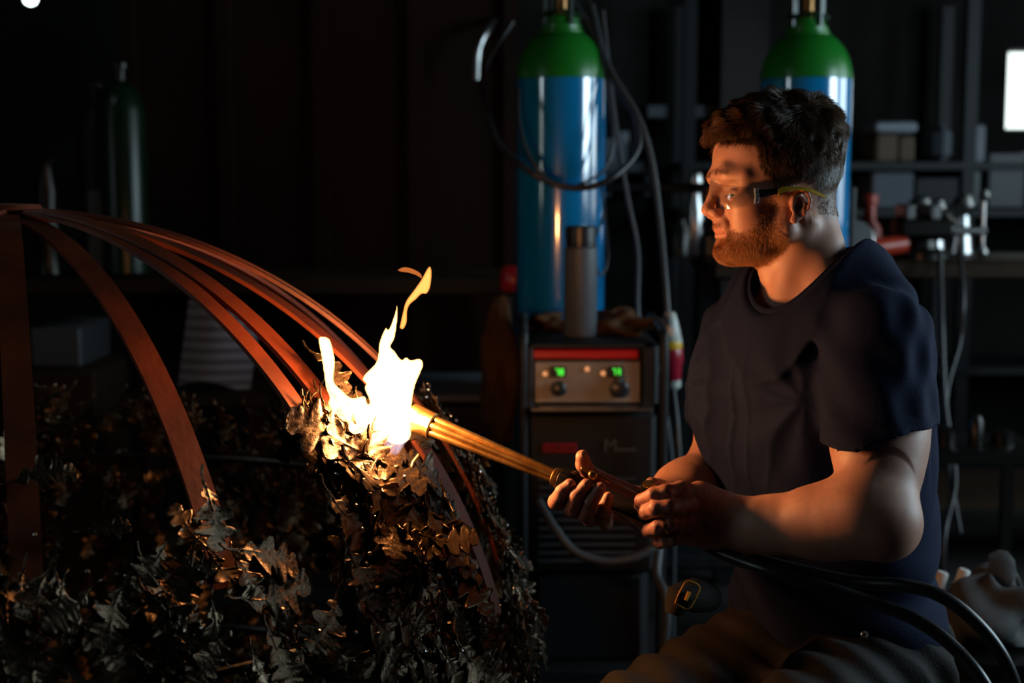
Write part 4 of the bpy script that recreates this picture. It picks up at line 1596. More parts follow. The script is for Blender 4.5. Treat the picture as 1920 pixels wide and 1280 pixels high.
thumb = ([W + cU * .02 + cF * .02, Q(1190, 560, 1.835), Q(1080, 505, 1.850), Q(1000, 478, 1.852), Q(945, 450, 1.850)], [.016, .0150, .0115, .0105, .0085])
af.add(hand_prims(af, fing + [thumb], palm, .010), .012)
# knuckle creases on the visible side
for zx, zy, d in ((962, 540, 1.754), (1000, 648, 1.744), (1000, 806, 1.749), (1060, 905, 1.763)):
    for dx in (-8, 6):
        af.cut(capf(Q(zx + dx, zy - 26, d), Q(zx + dx + 6, zy + 26, d), .0007), .0018)
vl, Fl = af.mesh()
vl = smooth_mesh(vl, Fl, 1)

# far arm (his right)
QL = Q
Q = QR
R_sh = P(1392, 625, 2.18)
R_el = P(1350, 885, 2.20)
R_wr = P(1204, 952, 2.01)
rf = Field((.04, 1.78, .77), (.36, 2.30, 1.16), .0018)
rf.add(capf(R_sh, SP(R_sh, R_el, .6), .056, .047))
rf.add(capf(SP(R_sh, R_el, .5), R_el, .048, .040), .03)
rf.add(capf(SP(R_sh, R_el, .5) - cR * .008, SP(R_sh, R_el, .8), .038, .03), .03)
rf.add(capf(R_el, SP(R_el, R_wr, .5), .040, .034), .03)
rf.add(capf(SP(R_el, R_wr, .1) + cU * .01, SP(R_el, R_wr, .5), .033, .030), .03)
rf.add(capf(SP(R_el, R_wr, .45), R_wr, .034, .026), .03)
pk = [Q(350, 505, 1.960), Q(430, 560, 1.962), Q(510, 610, 1.966), Q(590, 650, 1.972)]
palm = []
for i, k_ in enumerate(pk):
    palm.append(capf(R_wr + cU * (.004 - .004 * i), k_ + cF * .004, .019, .0125))
palm.append(capf(pk[0] + cF * .006, pk[3] + cF * .008, .013, .012))
fing = [
    ([pk[0], Q(215, 600, 1.925), Q(185, 600, 1.905), Q(232, 520, 1.878), Q(292, 462, 1.876)], [.0115, .0108, .0112, .0096, .0082]),
    ([pk[1], Q(345, 668, 1.925), Q(315, 655, 1.900), Q(345, 560, 1.870), Q(425, 462, 1.868)], [.0115, .0110, .0114, .0098, .0082]),
    ([pk[2], Q(450, 735, 1.922), Q(425, 700, 1.896), Q(458, 600, 1.868), Q(535, 490, 1.866)], [.0112, .0106, .0110, .0094, .0080]),
    ([pk[3], Q(580, 770, 1.930), Q(555, 735, 1.905), Q(570, 640, 1.882), Q(600, 560, 1.880)], [.0100, .0094, .0096, .0084, .0072]),
]
thumb = ([R_wr + cU * .01, Q(520, 430, 1.970), Q(445, 365, 1.950), Q(402, 300, 1.935), Q(392, 238, 1.925)], [.0165, .0145, .0112, .0108, .0092])
rf.add(hand_prims(rf, fing + [thumb], palm, .009), .012)
for zx, zy, d, ax_ in ((182, 600, 1.894, 1), (312, 655, 1.889, 1), (422, 700, 1.885, 1), (552, 732, 1.894, 1)):
    for dy in (-8, 8):
        rf.cut(capf(Q(zx - 28, zy + dy + 8, d), Q(zx + 28, zy + dy - 10, d), .0006), .0016)
vr, Fr = rf.mesh()
vr = smooth_mesh(vr, Fr, 1)

# torso core under the clothes, hips and legs
tf = Field((.02, 1.45, .0), (.85, 2.55, 1.22), .010)
tf.add(ellf(T(-.03, 0, -.18), (.075, .14, .16), TA))
tf.add(capf(T(-.06, 0, -.28), T(-.09, 0, -.50), .08, .09), .05)
for s, shp in ((1, L_sh), (-1, R_sh)):
    tf.add(capf(T(-.01, s * .06, -.035), shp, .045, .05), .03)
HP = T(-.095, 0, -.565)
L_kn = P(1330, 1500, 1.70)
R_kn = P(1125, 1395, 1.90)
L_an = L_kn + np.array([.03, .02, -L_kn[2] + .09]) 
R_an = R_kn + np.array([.03, .02, -R_kn[2] + .09])
tf.add(ellf(HP, (.11, .15, .10), TA), .05)
for hp, k_, a_ in ((HP + .09 * t_s, L_kn, L_an), (HP - .09 * t_s, R_kn, R_an)):
    tf.add(capf(hp, k_, .075, .052), .04)
    tf.add(capf(k_, a_, .050, .035), .03)
vt, Ft = tf.mesh()

vhw = h2w(vh)
allv = np.concatenate([vhw, vl, vr, vt])
o1 = len(vhw)
o2 = o1 + len(vl)
o3 = o2 + len(vr)
allF = np.concatenate([Fh, Fl + o1, Fr + o2, Ft + o3])
z0 = np.zeros


def dist_to(vs, p):
    return np.linalg.norm(vs - p, axis=1)


def handmask(vs, c, r):
    return np.clip(1.3 - dist_to(vs, c) / r, 0, 1)


dl = handmask(vl, QL(1040, 700, 1.78), .085)
dr_ = handmask(vr, Q(380, 560, 1.90), .075)
red = np.concatenate([h_red, dl * .55, dr_ * .45, z0(len(vt))])
hair_a = np.concatenate([h_hair, z0(len(vl)), z0(len(vr)), z0(len(vt))])
dirt = np.concatenate([h_dirt, .1 + .5 * dl, .1 + .6 * dr_, z0(len(vt))])
body = np_mesh('body', allv, allF, skin, person, {'red': red, 'hair': hair_a, 'dirt': dirt})

# eyes
eyem = bpy.data.materials.new('eye')
eyem.use_nodes = True
nt = eyem.node_tree
pb = nt.nodes['Principled BSDF']
pb.inputs['Roughness'].default_value = .08
at = nt.nodes.new('ShaderNodeAttribute')
at.attribute_name = 'iris'
cr = nt.nodes.new('ShaderNodeValToRGB')
cr.color_ramp.elements[0].position = .0
cr.color_ramp.elements[0].color = (.62, .56, .52, 1)
for p_, c_ in ((.50, (.6, .55, .5, 1)), (.52, (.06, .07, .06, 1)), (.62, (.12, .17, .16, 1)), (.80, (.10, .12, .10, 1)), (.84, (.003, .003, .003, 1))):
    e = cr.color_ramp.elements.new(p_)
    e.color = c_
nt.links.new(at.outputs['Fac'], cr.inputs[0])
nt.links.new(cr.outputs[0], pb.inputs['Base Color'])
for s in (-1, 1):
    g = MB().lathe([(1.24 * cm * math.sin(t), 1.24 * cm * math.cos(t)) for t in np.linspace(.001, math.pi - .001, 25)], (0, 0, 0), n=28)
    ev = np.array(g.v)
    look = np.array([.90, s * .05 + .12, -.42])
    look /= np.linalg.norm(look)
    iris = np.clip(1 - np.arccos(np.clip((ev / np.linalg.norm(ev, axis=1)[:, None]) @ look, -1, 1)) / 1.05, 0, 1)
    me = bpy.data.meshes.new('eyeball')
    me.from_pydata(h2w(ev + np.array([EA - .02, s * 3.1, EU]) * cm).tolist(), [], g.f)
    a = me.attributes.new('iris', 'FLOAT', 'POINT')
    a.data.foreach_set('value', iris.astype(f32))
    me.materials.append(eyem)
    me.shade_smooth()
    o = bpy.data.objects.new('eyeball', me)
    col.objects.link(o)
    o.parent = person
    o.matrix_parent_inverse = Matrix.Translation(-person.location)

# ------------------------------------------------------------------ hair, beard
hairm = bpy.data.materials.new('brown_hair')
hairm.use_nodes = True
hb = hairm.node_tree.nodes['Principled BSDF']
hb.inputs['Base Color'].default_value = (.12, .062, .032, 1)
hb.inputs['Roughness'].default_value = .36
hb.inputs['Specular IOR Level'].default_value = .45
beardm = bpy.data.materials.new('reddish_beard')
beardm.use_nodes = True
hb = beardm.node_tree.nodes['Principled BSDF']
hb.inputs['Base Color'].default_value = (.46, .21, .085, 1)
hb.inputs['Roughness'].default_value = .42


def strands(name, roots, dirs, nrms, lens, w0, m, curl=.2, lift=.0, grav=0.0, seg=5, parent=person, extra=None):
    """tapered three sided hairs, all numpy; everything in head axes (metres)"""
    N = len(roots)
    pts = np.zeros((N, seg + 1, 3))
    pts[:, 0] = roots
    d = dirs.copy()
    ph = rng.uniform(0, 6.28, (N, 1))
    for i in range(seg):
        t = (i + 1) / seg
        sd = np.cross(nrms, dirs)
        dd = d + sd * (np.sin(ph + t * 3.0) * curl) + nrms * lift * (1 - 1.3 * t) + np.array([0, 0, -grav]) * t
        dd /= np.linalg.norm(dd, axis=1)[:, None]
        pts[:, i + 1] = pts[:, i] + dd * (lens / seg)[:, None]
    ax1 = np.cross(dirs, nrms)
    ax1 /= np.linalg.norm(ax1, axis=1)[:, None] + 1e-9
    ax2 = np.cross(ax1, dirs)
    ax2 /= np.linalg.norm(ax2, axis=1)[:, None] + 1e-9
    V_ = np.zeros((N, seg + 1, 3, 3))
    for i in range(seg + 1):
        r = w0 * (1 - .88 * (i / seg) ** 1.5)
        for k in range(3):
            q = 2 * math.pi * k / 3
            V_[:, i, k] = pts[:, i] + r * (math.cos(q) * ax1 + math.sin(q) * ax2)
    base = (np.arange(N) * (seg + 1) * 3)[:, None, None]
    i_ = np.arange(seg)[None, :, None] * 3
    k_ = np.arange(3)[None, None, :]
    kk = (k_ + 1) % 3
    F = np.stack(np.broadcast_arrays(base + i_ + k_, base + i_ + kk, base + i_ + 3 + kk, base + i_ + 3 + k_), -1).reshape(-1, 4)
    return h2w(V_.reshape(-1, 3)), F


def nz(p, f, s):
    return np.sin(p[:, 0] * f + s) * np.cos(p[:, 1] * f * 1.3 + s * 2.1) + np.sin(p[:, 2] * f * .9 + s * 1.7 + p[:, 0] * f * .6)


# volume of the longer top hair
hv = Field((-.125, -.095, -.01), (.125, .095, .145), .0025)
hv.add(E_((-.8, 0, 4.2), (9.55, 7.5, 8.6)))
hv.add(E_((3.2, 0, 7.6), (5.6, 5.4, 3.2), rotax('Y', 18)), .02)
hv.add(E_((7.0, 0, 6.7), (2.6, 4.6, 1.9), rotax('Y', 25)), .02)
hv.add(E_((-4.5, 0, 7.5), (5.0, 6.0, 4.4)), .02)


def bumpy(F_, amp):
    sl, g = F_.sub_region(F_.lo, F_.lo + F_.n * F_.h, 0)
    x, y, z = g
    F_.D += f32(amp) * (np.sin(x * 190 + 30 * y + 2) * np.sin(z * 130 + y * 160) + .7 * np.sin(y * 210 + x * 90) * np.sin(x * 260 + 1))


bumpy(hv, .0014)
sl, g = hv.sub_region(hv.lo, hv.lo + hv.n * hv.h, 0)
x, y, z = [q * 100 for q in g]
# keep above the hairline: rises towards the temples, level at the crown
cutz = np.interp(x.ravel(), [-12, -9, -6, -2, 0, 2.2, 3.0, 5, 8, 9.6], [.6, .6, .9, 1.2, 2.0, 4.2, 5.3, 5.5, 5.3, 5.4]).astype(f32)[:, None, None]
hv.D = np.maximum(hv.D, (cutz - z) / 100 * f32(.8))
vv, Fv = hv.mesh()
nv = vnormals(vv, Fv)
hw_all = [h2w(vv)]
hF_all = [Fv]
offs = len(vv)


def pick(vs, ns, w_, n):
    p = w_ / w_.sum()
    i = rng.choice(len(vs), n, p=p)
    return vs[i] + rng.normal(0, .0006, (n, 3)), ns[i]


def project(d, n):
    d = d - (d * n).sum(1)[:, None] * n
    return d / (np.linalg.norm(d, axis=1)[:, None] + 1e-9)


# long strands over the volume
w_ = (nv[:, 2] > -.45).astype(float) * np.clip(.5 + (vv[:, 2] * 100 - 2) / 5, .1, 1.3)
rt, rn = pick(vv, nv, w_, 26000)
a_, u_ = rt[:, 0] * 100, rt[:, 2] * 100
cl = nz(rt, 170, 1.0)
base_d = np.stack([.9 * sstep(a_, -3, 3) - .75 * (1 - sstep(a_, -6, 0)) + .25 * cl, .35 * nz(rt, 140, 4), -.15 - .85 * (1 - sstep(u_, 6, 10)) + .55 * sstep(a_, 3, 8) * sstep(u_, 5, 9)], 1)
dd = project(base_d, rn) + rn * (.32 + .16 * nz(rt, 200, 3))[:, None]
dd /= np.linalg.norm(dd, axis=1)[:, None]
ln = (.007 + .011 * sstep(u_, 4, 9)) * rng.uniform(.6, 1.25, len(rt))
S, Fs = strands('hair', rt - rn * .002, dd, rn, ln, .00040, hairm, curl=.35, lift=.15, grav=.1)
hw_all.append(S)
hF_all.append(Fs + offs)
offs += len(S)
# short sides, back, nape on the scalp
w_ = hmask * (np.clip(va[:, 2], -5, 5) > -5) * ((np.abs(va[:, 1]) > 1.5) | (va[:, 0] < 0)) * (va[:, 2] < 8) * (ear < .5) * np.where(va[:, 1] > -1, 1, .4)
rt, rn = pick(vh, nh, w_, 17000)
a_, u_ = rt[:, 0] * 100, rt[:, 2] * 100
base_d = np.stack([-.45 + .5 * sstep(a_, -2, 3) + .2 * nz(rt, 200, 2), .15 * nz(rt, 160, 6), -.9 + 0 * a_], 1)
dd = project(base_d, rn) + rn * (.35 + .12 * nz(rt, 240, 3))[:, None]
dd /= np.linalg.norm(dd, axis=1)[:, None]
ln = (.0022 + .0085 * sstep(u_, -3.0, 3.5)) * rng.uniform(.6, 1.3, len(rt))
S, Fs = strands('hair', rt, dd, rn, ln, .00027, hairm, curl=.2, grav=.1, seg=3)
hw_all.append(S)
hF_all.append(Fs + offs)
hair = np_mesh('hair', np.concatenate(hw_all), np.concatenate(hF_all), hairm, person)
hairbase = mat('hair_undercoat', (.020, .011, .006), .95, spec=.05)
hair.data.materials.append(hairbase)
mi = np.zeros(len(hair.data.polygons), np.int32)
mi[:len(Fv)] = 1
hair.data.polygons.foreach_set('material_index', mi)
# beard
w_ = bmask * (1 - np.clip(lip * 2.5, 0, 1)) * np.where(va[:, 1] > -1, 1, .5) * (.45 + .55 * np.maximum(sstep(-va[:, 2], 5.5, 8.5), va[:, 0] > 7))
rt, rn = pick(vh, nh, w_, 21000)
a_, u_ = rt[:, 0] * 100, rt[:, 2] * 100
dd = project(np.stack([-.1 + .3 * sstep(a_, 5, 8), .1 * nz(rt, 200, 1), -1 + 0 * a_], 1), rn) + rn * .55
dd /= np.linalg.norm(dd, axis=1)[:, None]
ln = (.0018 + .0030 * sstep(-u_, 6, 10)) * rng.uniform(.6, 1.3, len(rt))
S, Fs = strands('beard', rt, dd, rn, ln, .00016, beardm, curl=.25, grav=.25, seg=3)
np_mesh('beard', S, Fs, beardm, person)
# eyebrows and lashes
w_ = brow ** 2 + 1e-9
rt, rn = pick(vh, nh, w_, 420)
dd = project(np.stack([-.5 + 0 * rt[:, 0], np.sign(rt[:, 1]) * .8, .25 + 0 * rt[:, 0]], 1), rn) + rn * .3
dd /= np.linalg.norm(dd, axis=1)[:, None]
S, Fs = strands('eyebrows', rt, dd, rn, np.full(len(rt), .0045), .00015, hairm, curl=.1, seg=3)
la_r = []
la_d = []
for s in (-1, 1):
    for k in range(60):
        t = k / 59
        y_ = s * (2.2 + 2.1 * t)
        la_r.append(((EA + 1.34 - .42 * abs(t - .35) ** 1.3 - .75 * t * t) * cm, y_ * cm, (EU - .25 - .12 * t) * cm))
        la_d.append((.85, s * (.1 + .5 * t), -.55 + .2 * rng.uniform()))
la_r = np.array(la_r)
la_d = np.array(la_d)
la_d /= np.linalg.norm(la_d, axis=1)[:, None]
S2, F2 = strands('lash', la_r, la_d, np.tile([0.0, 0, 1], (len(la_r), 1)), np.full(len(la_r), .0058), .00018, hairm, curl=.1, lift=.3, seg=4)
np_mesh('eyebrows', np.concatenate([S, S2]), np.concatenate([Fs, F2 + len(S)]), hairm, person)

# ------------------------------------------------------------------ t-shirt
def tloc(x, y, z):
    px, py, pz_ = x - f32(NB[0]), y - f32(NB[1]), z - f32(NB[2])
    return (px * f32(t_f[0]) + py * f32(t_f[1]), px * f32(t_s[0]) + py * f32(t_s[1]), pz_)


sf = Field((.08, 1.60, .52), (.72, 2.45, 1.20), .0035)
sf.add(ellf(T(-.005, 0, -.17), (.125, .185, .19), TA))
sf.add(ellf(T(.035, .075, -.15), (.09, .085, .10), TA), .04)       # chest muscles
sf.add(ellf(T(.035, -.075, -.15), (.09, .085, .10), TA), .04)
sf.add(ellf(T(-.068, 0, -.34), (.135, .172, .24), TA), .05)
sf.add(ellf(T(-.085, 0, -.50), (.135, .178, .12), TA), .04)
sf.add(ellf(T(-.085, 0, -.16), (.080, .165, .16), TA), .05)           # upper back
for s, shp, el in ((1, L_sh, L_el), (-1, R_sh, R_el)):
    r0 = .062 if s > 0 else .054
    sf.add(capf(T(-.02, s * .05, -.028), shp - np.array([0, 0, .004]), .052, r0), .04)
    sf.add(capf(T(-.045, s * .048, .030), T(-.03, s * .125, -.015), .036, .046), .03)
CC = (P(1578, 470, 2.10) + P(1445, 583, 1.975)) / 2
cu1 = (P(1445, 583, 1.975) - P(1578, 470, 2.10)) / 2
c_a = np.linalg.norm(cu1)
cu1 /= c_a
cu2 = t_s - (t_s @ cu1) * cu1
cu2 /= np.linalg.norm(cu2)
cn_ = np.cross(cu1, cu2)
if cn_[2] < 0:
    cn_ = -cn_
c_b = .066


def sleeve(shp, el, t1, r0, r1, seed, hn):
    hn = np.array(hn) / np.linalg.norm(hn)
    ax = (el - shp)
    L = np.linalg.norm(ax)
    ax /= L
    o = capf(shp, shp + ax * L * (t1 + .35), r0, r1 + .002)
    inn = capf(shp + ax * L * .32, shp + ax * L * (t1 + .3), r0 - .014, r1 - .0085)
    hem = shp + ax * L * t1
    def fn(x, y, z):
        pl_ = (x - f32(hem[0])) * f32(hn[0]) + (y - f32(hem[1])) * f32(hn[1]) + (z - f32(hem[2])) * f32(hn[2])
        w_ = f32(.0022) * np.sin(pl_ * 95 + 6 * np.sin(x * 22 + seed) + y * 30) * np.clip(-pl_ * 18, 0, 1) + f32(.0015) * np.sin(x * 120 + y * 60 + seed)
        stitch = f32(.0012) * np.exp(-((pl_ + .020) / .0016) ** 2)
        return np.maximum(np.maximum(o[0](x, y, z) + w_ + stitch, pl_ + f32(.006) * np.sin(x * 40 + seed)), -inn[0](x, y, z))
    return fn, o[1], o[2]


# folds: soft vertical drapes on the chest, a fan of creases from each armpit, and slack at the waist
sl, g = sf.sub_region(sf.lo, sf.lo + sf.n * sf.h, 0)
nf, ns, nz_ = tloc(*g)
front = 1 / (1 + np.exp(-nf * 60))
fold = -.0052 * (1 - np.abs(np.sin(ns * 44 * (1 - nz_ * 1.2) + 2.2 * np.sin(nz_ * 11) + 1.3 * np.sin(ns * 31)))) ** 2.5 * np.exp(-((nz_ + .17) / .11) ** 2) * front + .0018 * np.sin(ns * 60 + nz_ * 20) * front
for s_, a0, a1, a2 in ((1, .075, .125, -.135), (-1, .06, -.125, -.14)):
    dy_, dz_ = ns - f32(a1), nz_ - f32(a2)
    rr = np.sqrt(dy_ ** 2 + dz_ ** 2 + (nf - f32(a0)) ** 2)
    an = np.arctan2(dz_, dy_ * s_)
    fold = fold + .0034 * np.sin(an * 9 + rr * 16) * np.exp(-((rr - .09) / .06) ** 2) * np.clip((rr - .025) / .05, 0, 1)
fold = fold + .0042 * np.sin(nz_ * 70 + ns * 25 + 3 * np.sin(ns * 16 + nf * 9)) * (1 / (1 + np.exp((nz_ + .36) * 35)))
fold = fold + .0035 * np.sin((ns + nz_) * 46 + nf * 30) * np.exp(-((nz_ + .30) / .09) ** 2)
sf.D += fold.astype(f32)
sf.add(sleeve(L_sh, L_el, .465, .071, .076, 1.0, (.16, .08, -1)), .022)
sf.add(sleeve(R_sh, R_el, .56, .062, .058, 2.0, (0, 0, -1)), .018)
del nf, ns, nz_, fold, front, rr, an, dy_, dz_
# neck opening and its ribbed edge


def cq(x, y, z):
    p = (x - f32(CC[0]), y - f32(CC[1]), z - f32(CC[2]))
    q = [p[0] * f32(v[0]) + p[1] * f32(v[1]) + p[2] * f32(v[2]) for v in (cu1, cu2, cn_)]
    q[2] = q[2] - f32(.032) * np.minimum((q[1] / f32(c_b)) ** 2, 1.6)
    return q


def collar_base(x, y, z):
    q = cq(x, y, z)
    k0 = np.sqrt((q[0] / f32(c_a)) ** 2 + (q[1] / f32(c_b)) ** 2) * f32(c_b)
    dn = np.maximum(-q[2], 0)
    return np.maximum(np.maximum((k0 - f32(c_b + .005) - dn * f32(.5)) * f32(.85), q[2]), -q[2] - f32(.06))


def collar_in(x, y, z):
    q = cq(x, y, z)
    k0 = np.sqrt((q[0] / f32(c_a)) ** 2 + (q[1] / f32(c_b)) ** 2) * f32(c_b)
    return np.maximum(k0 - f32(c_b) - np.maximum(-q[2], 0) * f32(.4), -q[2] - f32(.04))


def collar_top(x, y, z):
    q = cq(x, y, z)
    k0 = np.sqrt((q[0] / f32(c_a)) ** 2 + (q[1] / f32(c_b)) ** 2) * f32(c_b)
    return np.maximum(k0 - f32(c_b * 1.22), -q[2])


sf.add((collar_base, CC - .17, CC + .15), .05)
sf.cut((collar_top, CC - .14, CC + .14), .008)
sf.cut((collar_in, CC - .14, CC + .14), .002)
hem_z = NB[2] - .565


def hemf(x, y, z):
    return f32(hem_z) + f32(.008) * np.sin(x * 30 + y * 22) + 0 * y - z


sf.cut((lambda x, y, z: -hemf(x, y, z) * -1 if False else (z - f32(hem_z) - f32(.008) * np.sin(x * 30 + y * 22)), np.array([.08, 1.6, .52]), np.array([.72, 2.45, hem_z + .02])), .003)
vs_, Fs_ = sf.mesh()
vs_ = smooth_mesh(vs_, Fs_, 2)
shirt = np_mesh('t_shirt', vs_, Fs_, M['shirt'], person)
# ribbed collar band sits on the cut edge
from mathutils.bvhtree import BVHTree
pts = []
for q in np.linspace(0, 2 * math.pi, 61)[:-1]:
    pts.append(CC + cu1 * math.cos(q) * (c_a + .002) + cu2 * math.sin(q) * (c_b + .002) + cn_ * (.032 * math.sin(q) ** 2 - .001))
pts = np.array(pts)
cb_ = MB()
n1 = len(pts)
vs = []
for i in range(n1):
    t_ = pts[(i + 1) % n1] - pts[i - 1]
    t_ /= np.linalg.norm(t_)
    o_ = pts[i] - CC
    o_ -= (o_ @ cn_) * cn_
    o_ /= np.linalg.norm(o_)
    upv = np.cross(t_, o_)
    if upv @ cn_ < 0:
        upv = -upv
    for k in range(10):
        a = 2 * math.pi * k / 10
        vs.append(pts[i] + (o_ * .62 - upv * .78) * (.0085 * math.cos(a) + .0055) + (upv * .62 + o_ * .78) * (.0026 * math.sin(a)) + upv * .003)
fs = []
for i in range(n1):
    for k in range(10):
        j = (k + 1) % 10
        i2 = (i + 1) % n1
        fs.append((i * 10 + k, i * 10 + j, i2 * 10 + j, i2 * 10 + k))
cb_.add(vs, fs)
cb_.build('collar', M['shirt'], shirt)

# ------------------------------------------------------------------ trousers, boots
pf = Field((.02, 1.40, .06), (.80, 2.5, .80), .0055)
pf.add(ellf(HP + np.array([0, 0, .03]), (.135, .175, .14), TA))
for hp, k_, a_ in ((HP + .085 * t_s, L_kn, L_an), (HP - .085 * t_s, R_kn, R_an)):
    pf.add(capf(hp, k_, .098, .070), .05)
    pf.add(capf(k_, a_ + np.array([0, 0, .0]), .068, .062), .03)
sl, g = pf.sub_region(pf.lo, pf.lo + pf.n * pf.h, 0)
x, y, z = g
pf.D += (f32(.0045) * np.sin(x * 55 + 4 * np.sin(y * 17 + z * 8)) * np.sin(z * 38 + y * 21 + 2 * np.sin(x * 14)) + f32(.003) * np.sin((x + z) * 90 + y * 40)).astype(f32)
pf.D = np.maximum(pf.D, np.maximum(f32(.10) - z, z - f32(hem_z + .15)) + 0 * x + 0 * y)
vp, Fp = pf.mesh()
vp = smooth_mesh(vp, Fp, 1)
trousers = np_mesh('trousers', vp, Fp, M['pants'], person)
for a_ in (L_an, R_an):
    bf = Field(a_ + np.array([-.26, -.20, -.12]), a_ + np.array([.12, .14, .08]), .005)
    toe = a_ + t_f * .16
    bf.add(capf(np.array([a_[0], a_[1], .10]), np.array([a_[0], a_[1], .15]), .052, .055))
    bf.add(capf(np.array([a_[0], a_[1], .055]) - t_f * .03, np.array([toe[0], toe[1], .05]), .042, .046), .03)
    bf.D = np.maximum(bf.D, f32(.004) - bf.ax[2][None, None, :])
    vb, Fb = bf.mesh()
    np_mesh('boot', vb, Fb, M['leather'], person)
# pocket flap with a press stud, and the ochre stitched tool loop at the belt
pbvh = BVHTree.FromPolygons(vp.tolist(), Fp.tolist())


def on_surface(px, py, bv, back=.0, dmin=1.2):
    d = P(px, py, 1.0) - CAM
    d /= np.linalg.norm(d)
    h = bv.ray_cast(V(CAM + d * dmin), V(d))
    if h[0] is None:
        return None, None
    return np.array(h[0]) - d * back, np.array(h[1])


c, n__ = on_surface(1621, 1190, pbvh, .002)
if c is not None:
    MB().lathe([(.0055, 0), (.0055, .0018), (.0035, .003), (.0025, .0022)], c, axis=-(P(1621, 1190, 1) - CAM), n=16).build('press_stud', M['steel'], person)
bl = MB()
bc, n__ = on_surface(1300, 1135, pbvh, .0)
if bc is None:
    bc = P(1300, 1135, 1.98)
lc = P(1287, 1113, 1.93)
pouch = MB().tube([P(1330, 1120, 1.99), P(1300, 1115, 1.955), P(1272, 1122, 1.94), P(1262, 1150, 1.94)], [.02, .024, .021, .012], 14)
pouch.build('belt_loop', M['pants'], person)
fr = []
ang = R(-24)
for (u, v) in ((-.010, -.017), (.009, -.017), (.0125, .0), (.011, .017), (-.007, .017), (-.0105, .0), (-.010, -.017)):
    uu = u * math.cos(ang) - v * math.sin(ang)
    v2 = u * math.sin(ang) + v * math.cos(ang)
    fr.append(lc + cR * uu + cU * v2 - cF * .007)
MB().tube(crv(fr, 4), .0012, 8).build('stitched_badge', M['patch'], person)
MB().tube([lc + cR * -.002 - cU * .007 - cF * .0075, lc + cR * .003 + cU * .004 - cF * .0075], .0032, 8).build('stitched_mark', M['patch'], person)

# stool under him
sz_ = HP[2] - .13
so = empty('work_stool', (HP[0] - t_f[0] * .0, HP[1], 0), 'round dark stool the man is sitting on', 'stool')
MB().lathe([(.14, -.045), (.16, -.04), (.165, -.02), (.16, -.004), (.13, 0.0), (.01, .0)], (HP[0], HP[1], sz_), n=40).build('seat', M['rubber'], so)
for k in range(4):
    a = k * math.pi / 2 + .4
    MB().tube([(HP[0] + .11 * math.cos(a), HP[1] + .11 * math.sin(a), sz_ - .045), (HP[0] + .19 * math.cos(a), HP[1] + .19 * math.sin(a), .008)], .012, 10).build('leg', M['blackmetal'], so)
MB().tube([(HP[0] + .155 * math.cos(a), HP[1] + .155 * math.sin(a), .2) for a in np.linspace(0, 2 * math.pi, 33)], .007, 8, caps=False).build('foot_ring', M['blackmetal'], so)

# ------------------------------------------------------------------ safety glasses
lensm = bpy.data.materials.new('clear_polycarbonate')
lensm.use_nodes = True
nt = lensm.node_tree
nt.nodes.clear()
out = nt.nodes.new('ShaderNodeOutputMaterial')
tr = nt.nodes.new('ShaderNodeBsdfTransparent')
tr.inputs[0].default_value = (.93, .95, .95, 1)
gs = nt.nodes.new('ShaderNodeBsdfGlossy')
gs.inputs['Roughness'].default_value = .05
mx = nt.nodes.new('ShaderNodeMixShader')
mx.inputs[0].default_value = .075
nt.links.new(tr.outputs[0], mx.inputs[1])
nt.links.new(gs.outputs[0], mx.inputs[2])
nt.links.new(mx.outputs[0], out.inputs[0])
rimm = mat('clear_thick_rim', (.42, .42, .42), .12, spec=.8)
glasses = empty('safety_glasses', h2w(np.array([9.5, 0, -1.5]) * cm), "clear wraparound safety glasses with yellow and black temples on the man's face", 'glasses')
plan = [(9.75, 0.0, -.25, -1.0), (9.72, .6, -.25, -1.4), (9.65, 1.3, -.35, -2.5), (9.48, 2.1, -.55, -3.5), (9.2, 3.1, -.9, -4.2), (8.8, 4.1, -1.15, -4.45), (8.15, 5.1, -1.35, -4.5), (7.3, 6.0, -1.55, -4.45), (6.3, 6.7, -1.7, -4.25), (5.5, 7.1, -1.78, -4.05), (5.2, 7.2, -1.8, -3.95)]
fullp = [(a, -s, t, b_) for a, s, t, b_ in plan[:0:-1]] + plan
lens = MB()
vs = []
for (a, s, t, b_) in fullp:
    nrm = np.array([a + 2, s * 1.3, 0])
    nrm /= np.linalg.norm(nrm)
    for k in range(5):
        u = b_ + (t - b_) * k / 4
        bulge = .42 * math.sin(math.pi * k / 4)
        for th in (0, -.17):
            vs.append(h2w((np.array([a, s, u]) + nrm * (bulge + th)) * cm))
fs = []
nn = len(fullp)
for i in range(nn - 1):
    for k in range(4):
        q = i * 10 + k * 2
        fs += [(q, q + 10, q + 12, q + 2), (q + 1, q + 3, q + 13, q + 11)]
    q = i * 10
    fs += [(q, q + 1, q + 11, q + 10), (q + 8, q + 18, q + 19, q + 9)]
fs += [tuple((nn - 1) * 10 + j for j in (0, 1, 9, 8)), (0, 8, 9, 1)]
lens.add(vs, fs)
lens.build('lens', lensm, glasses)
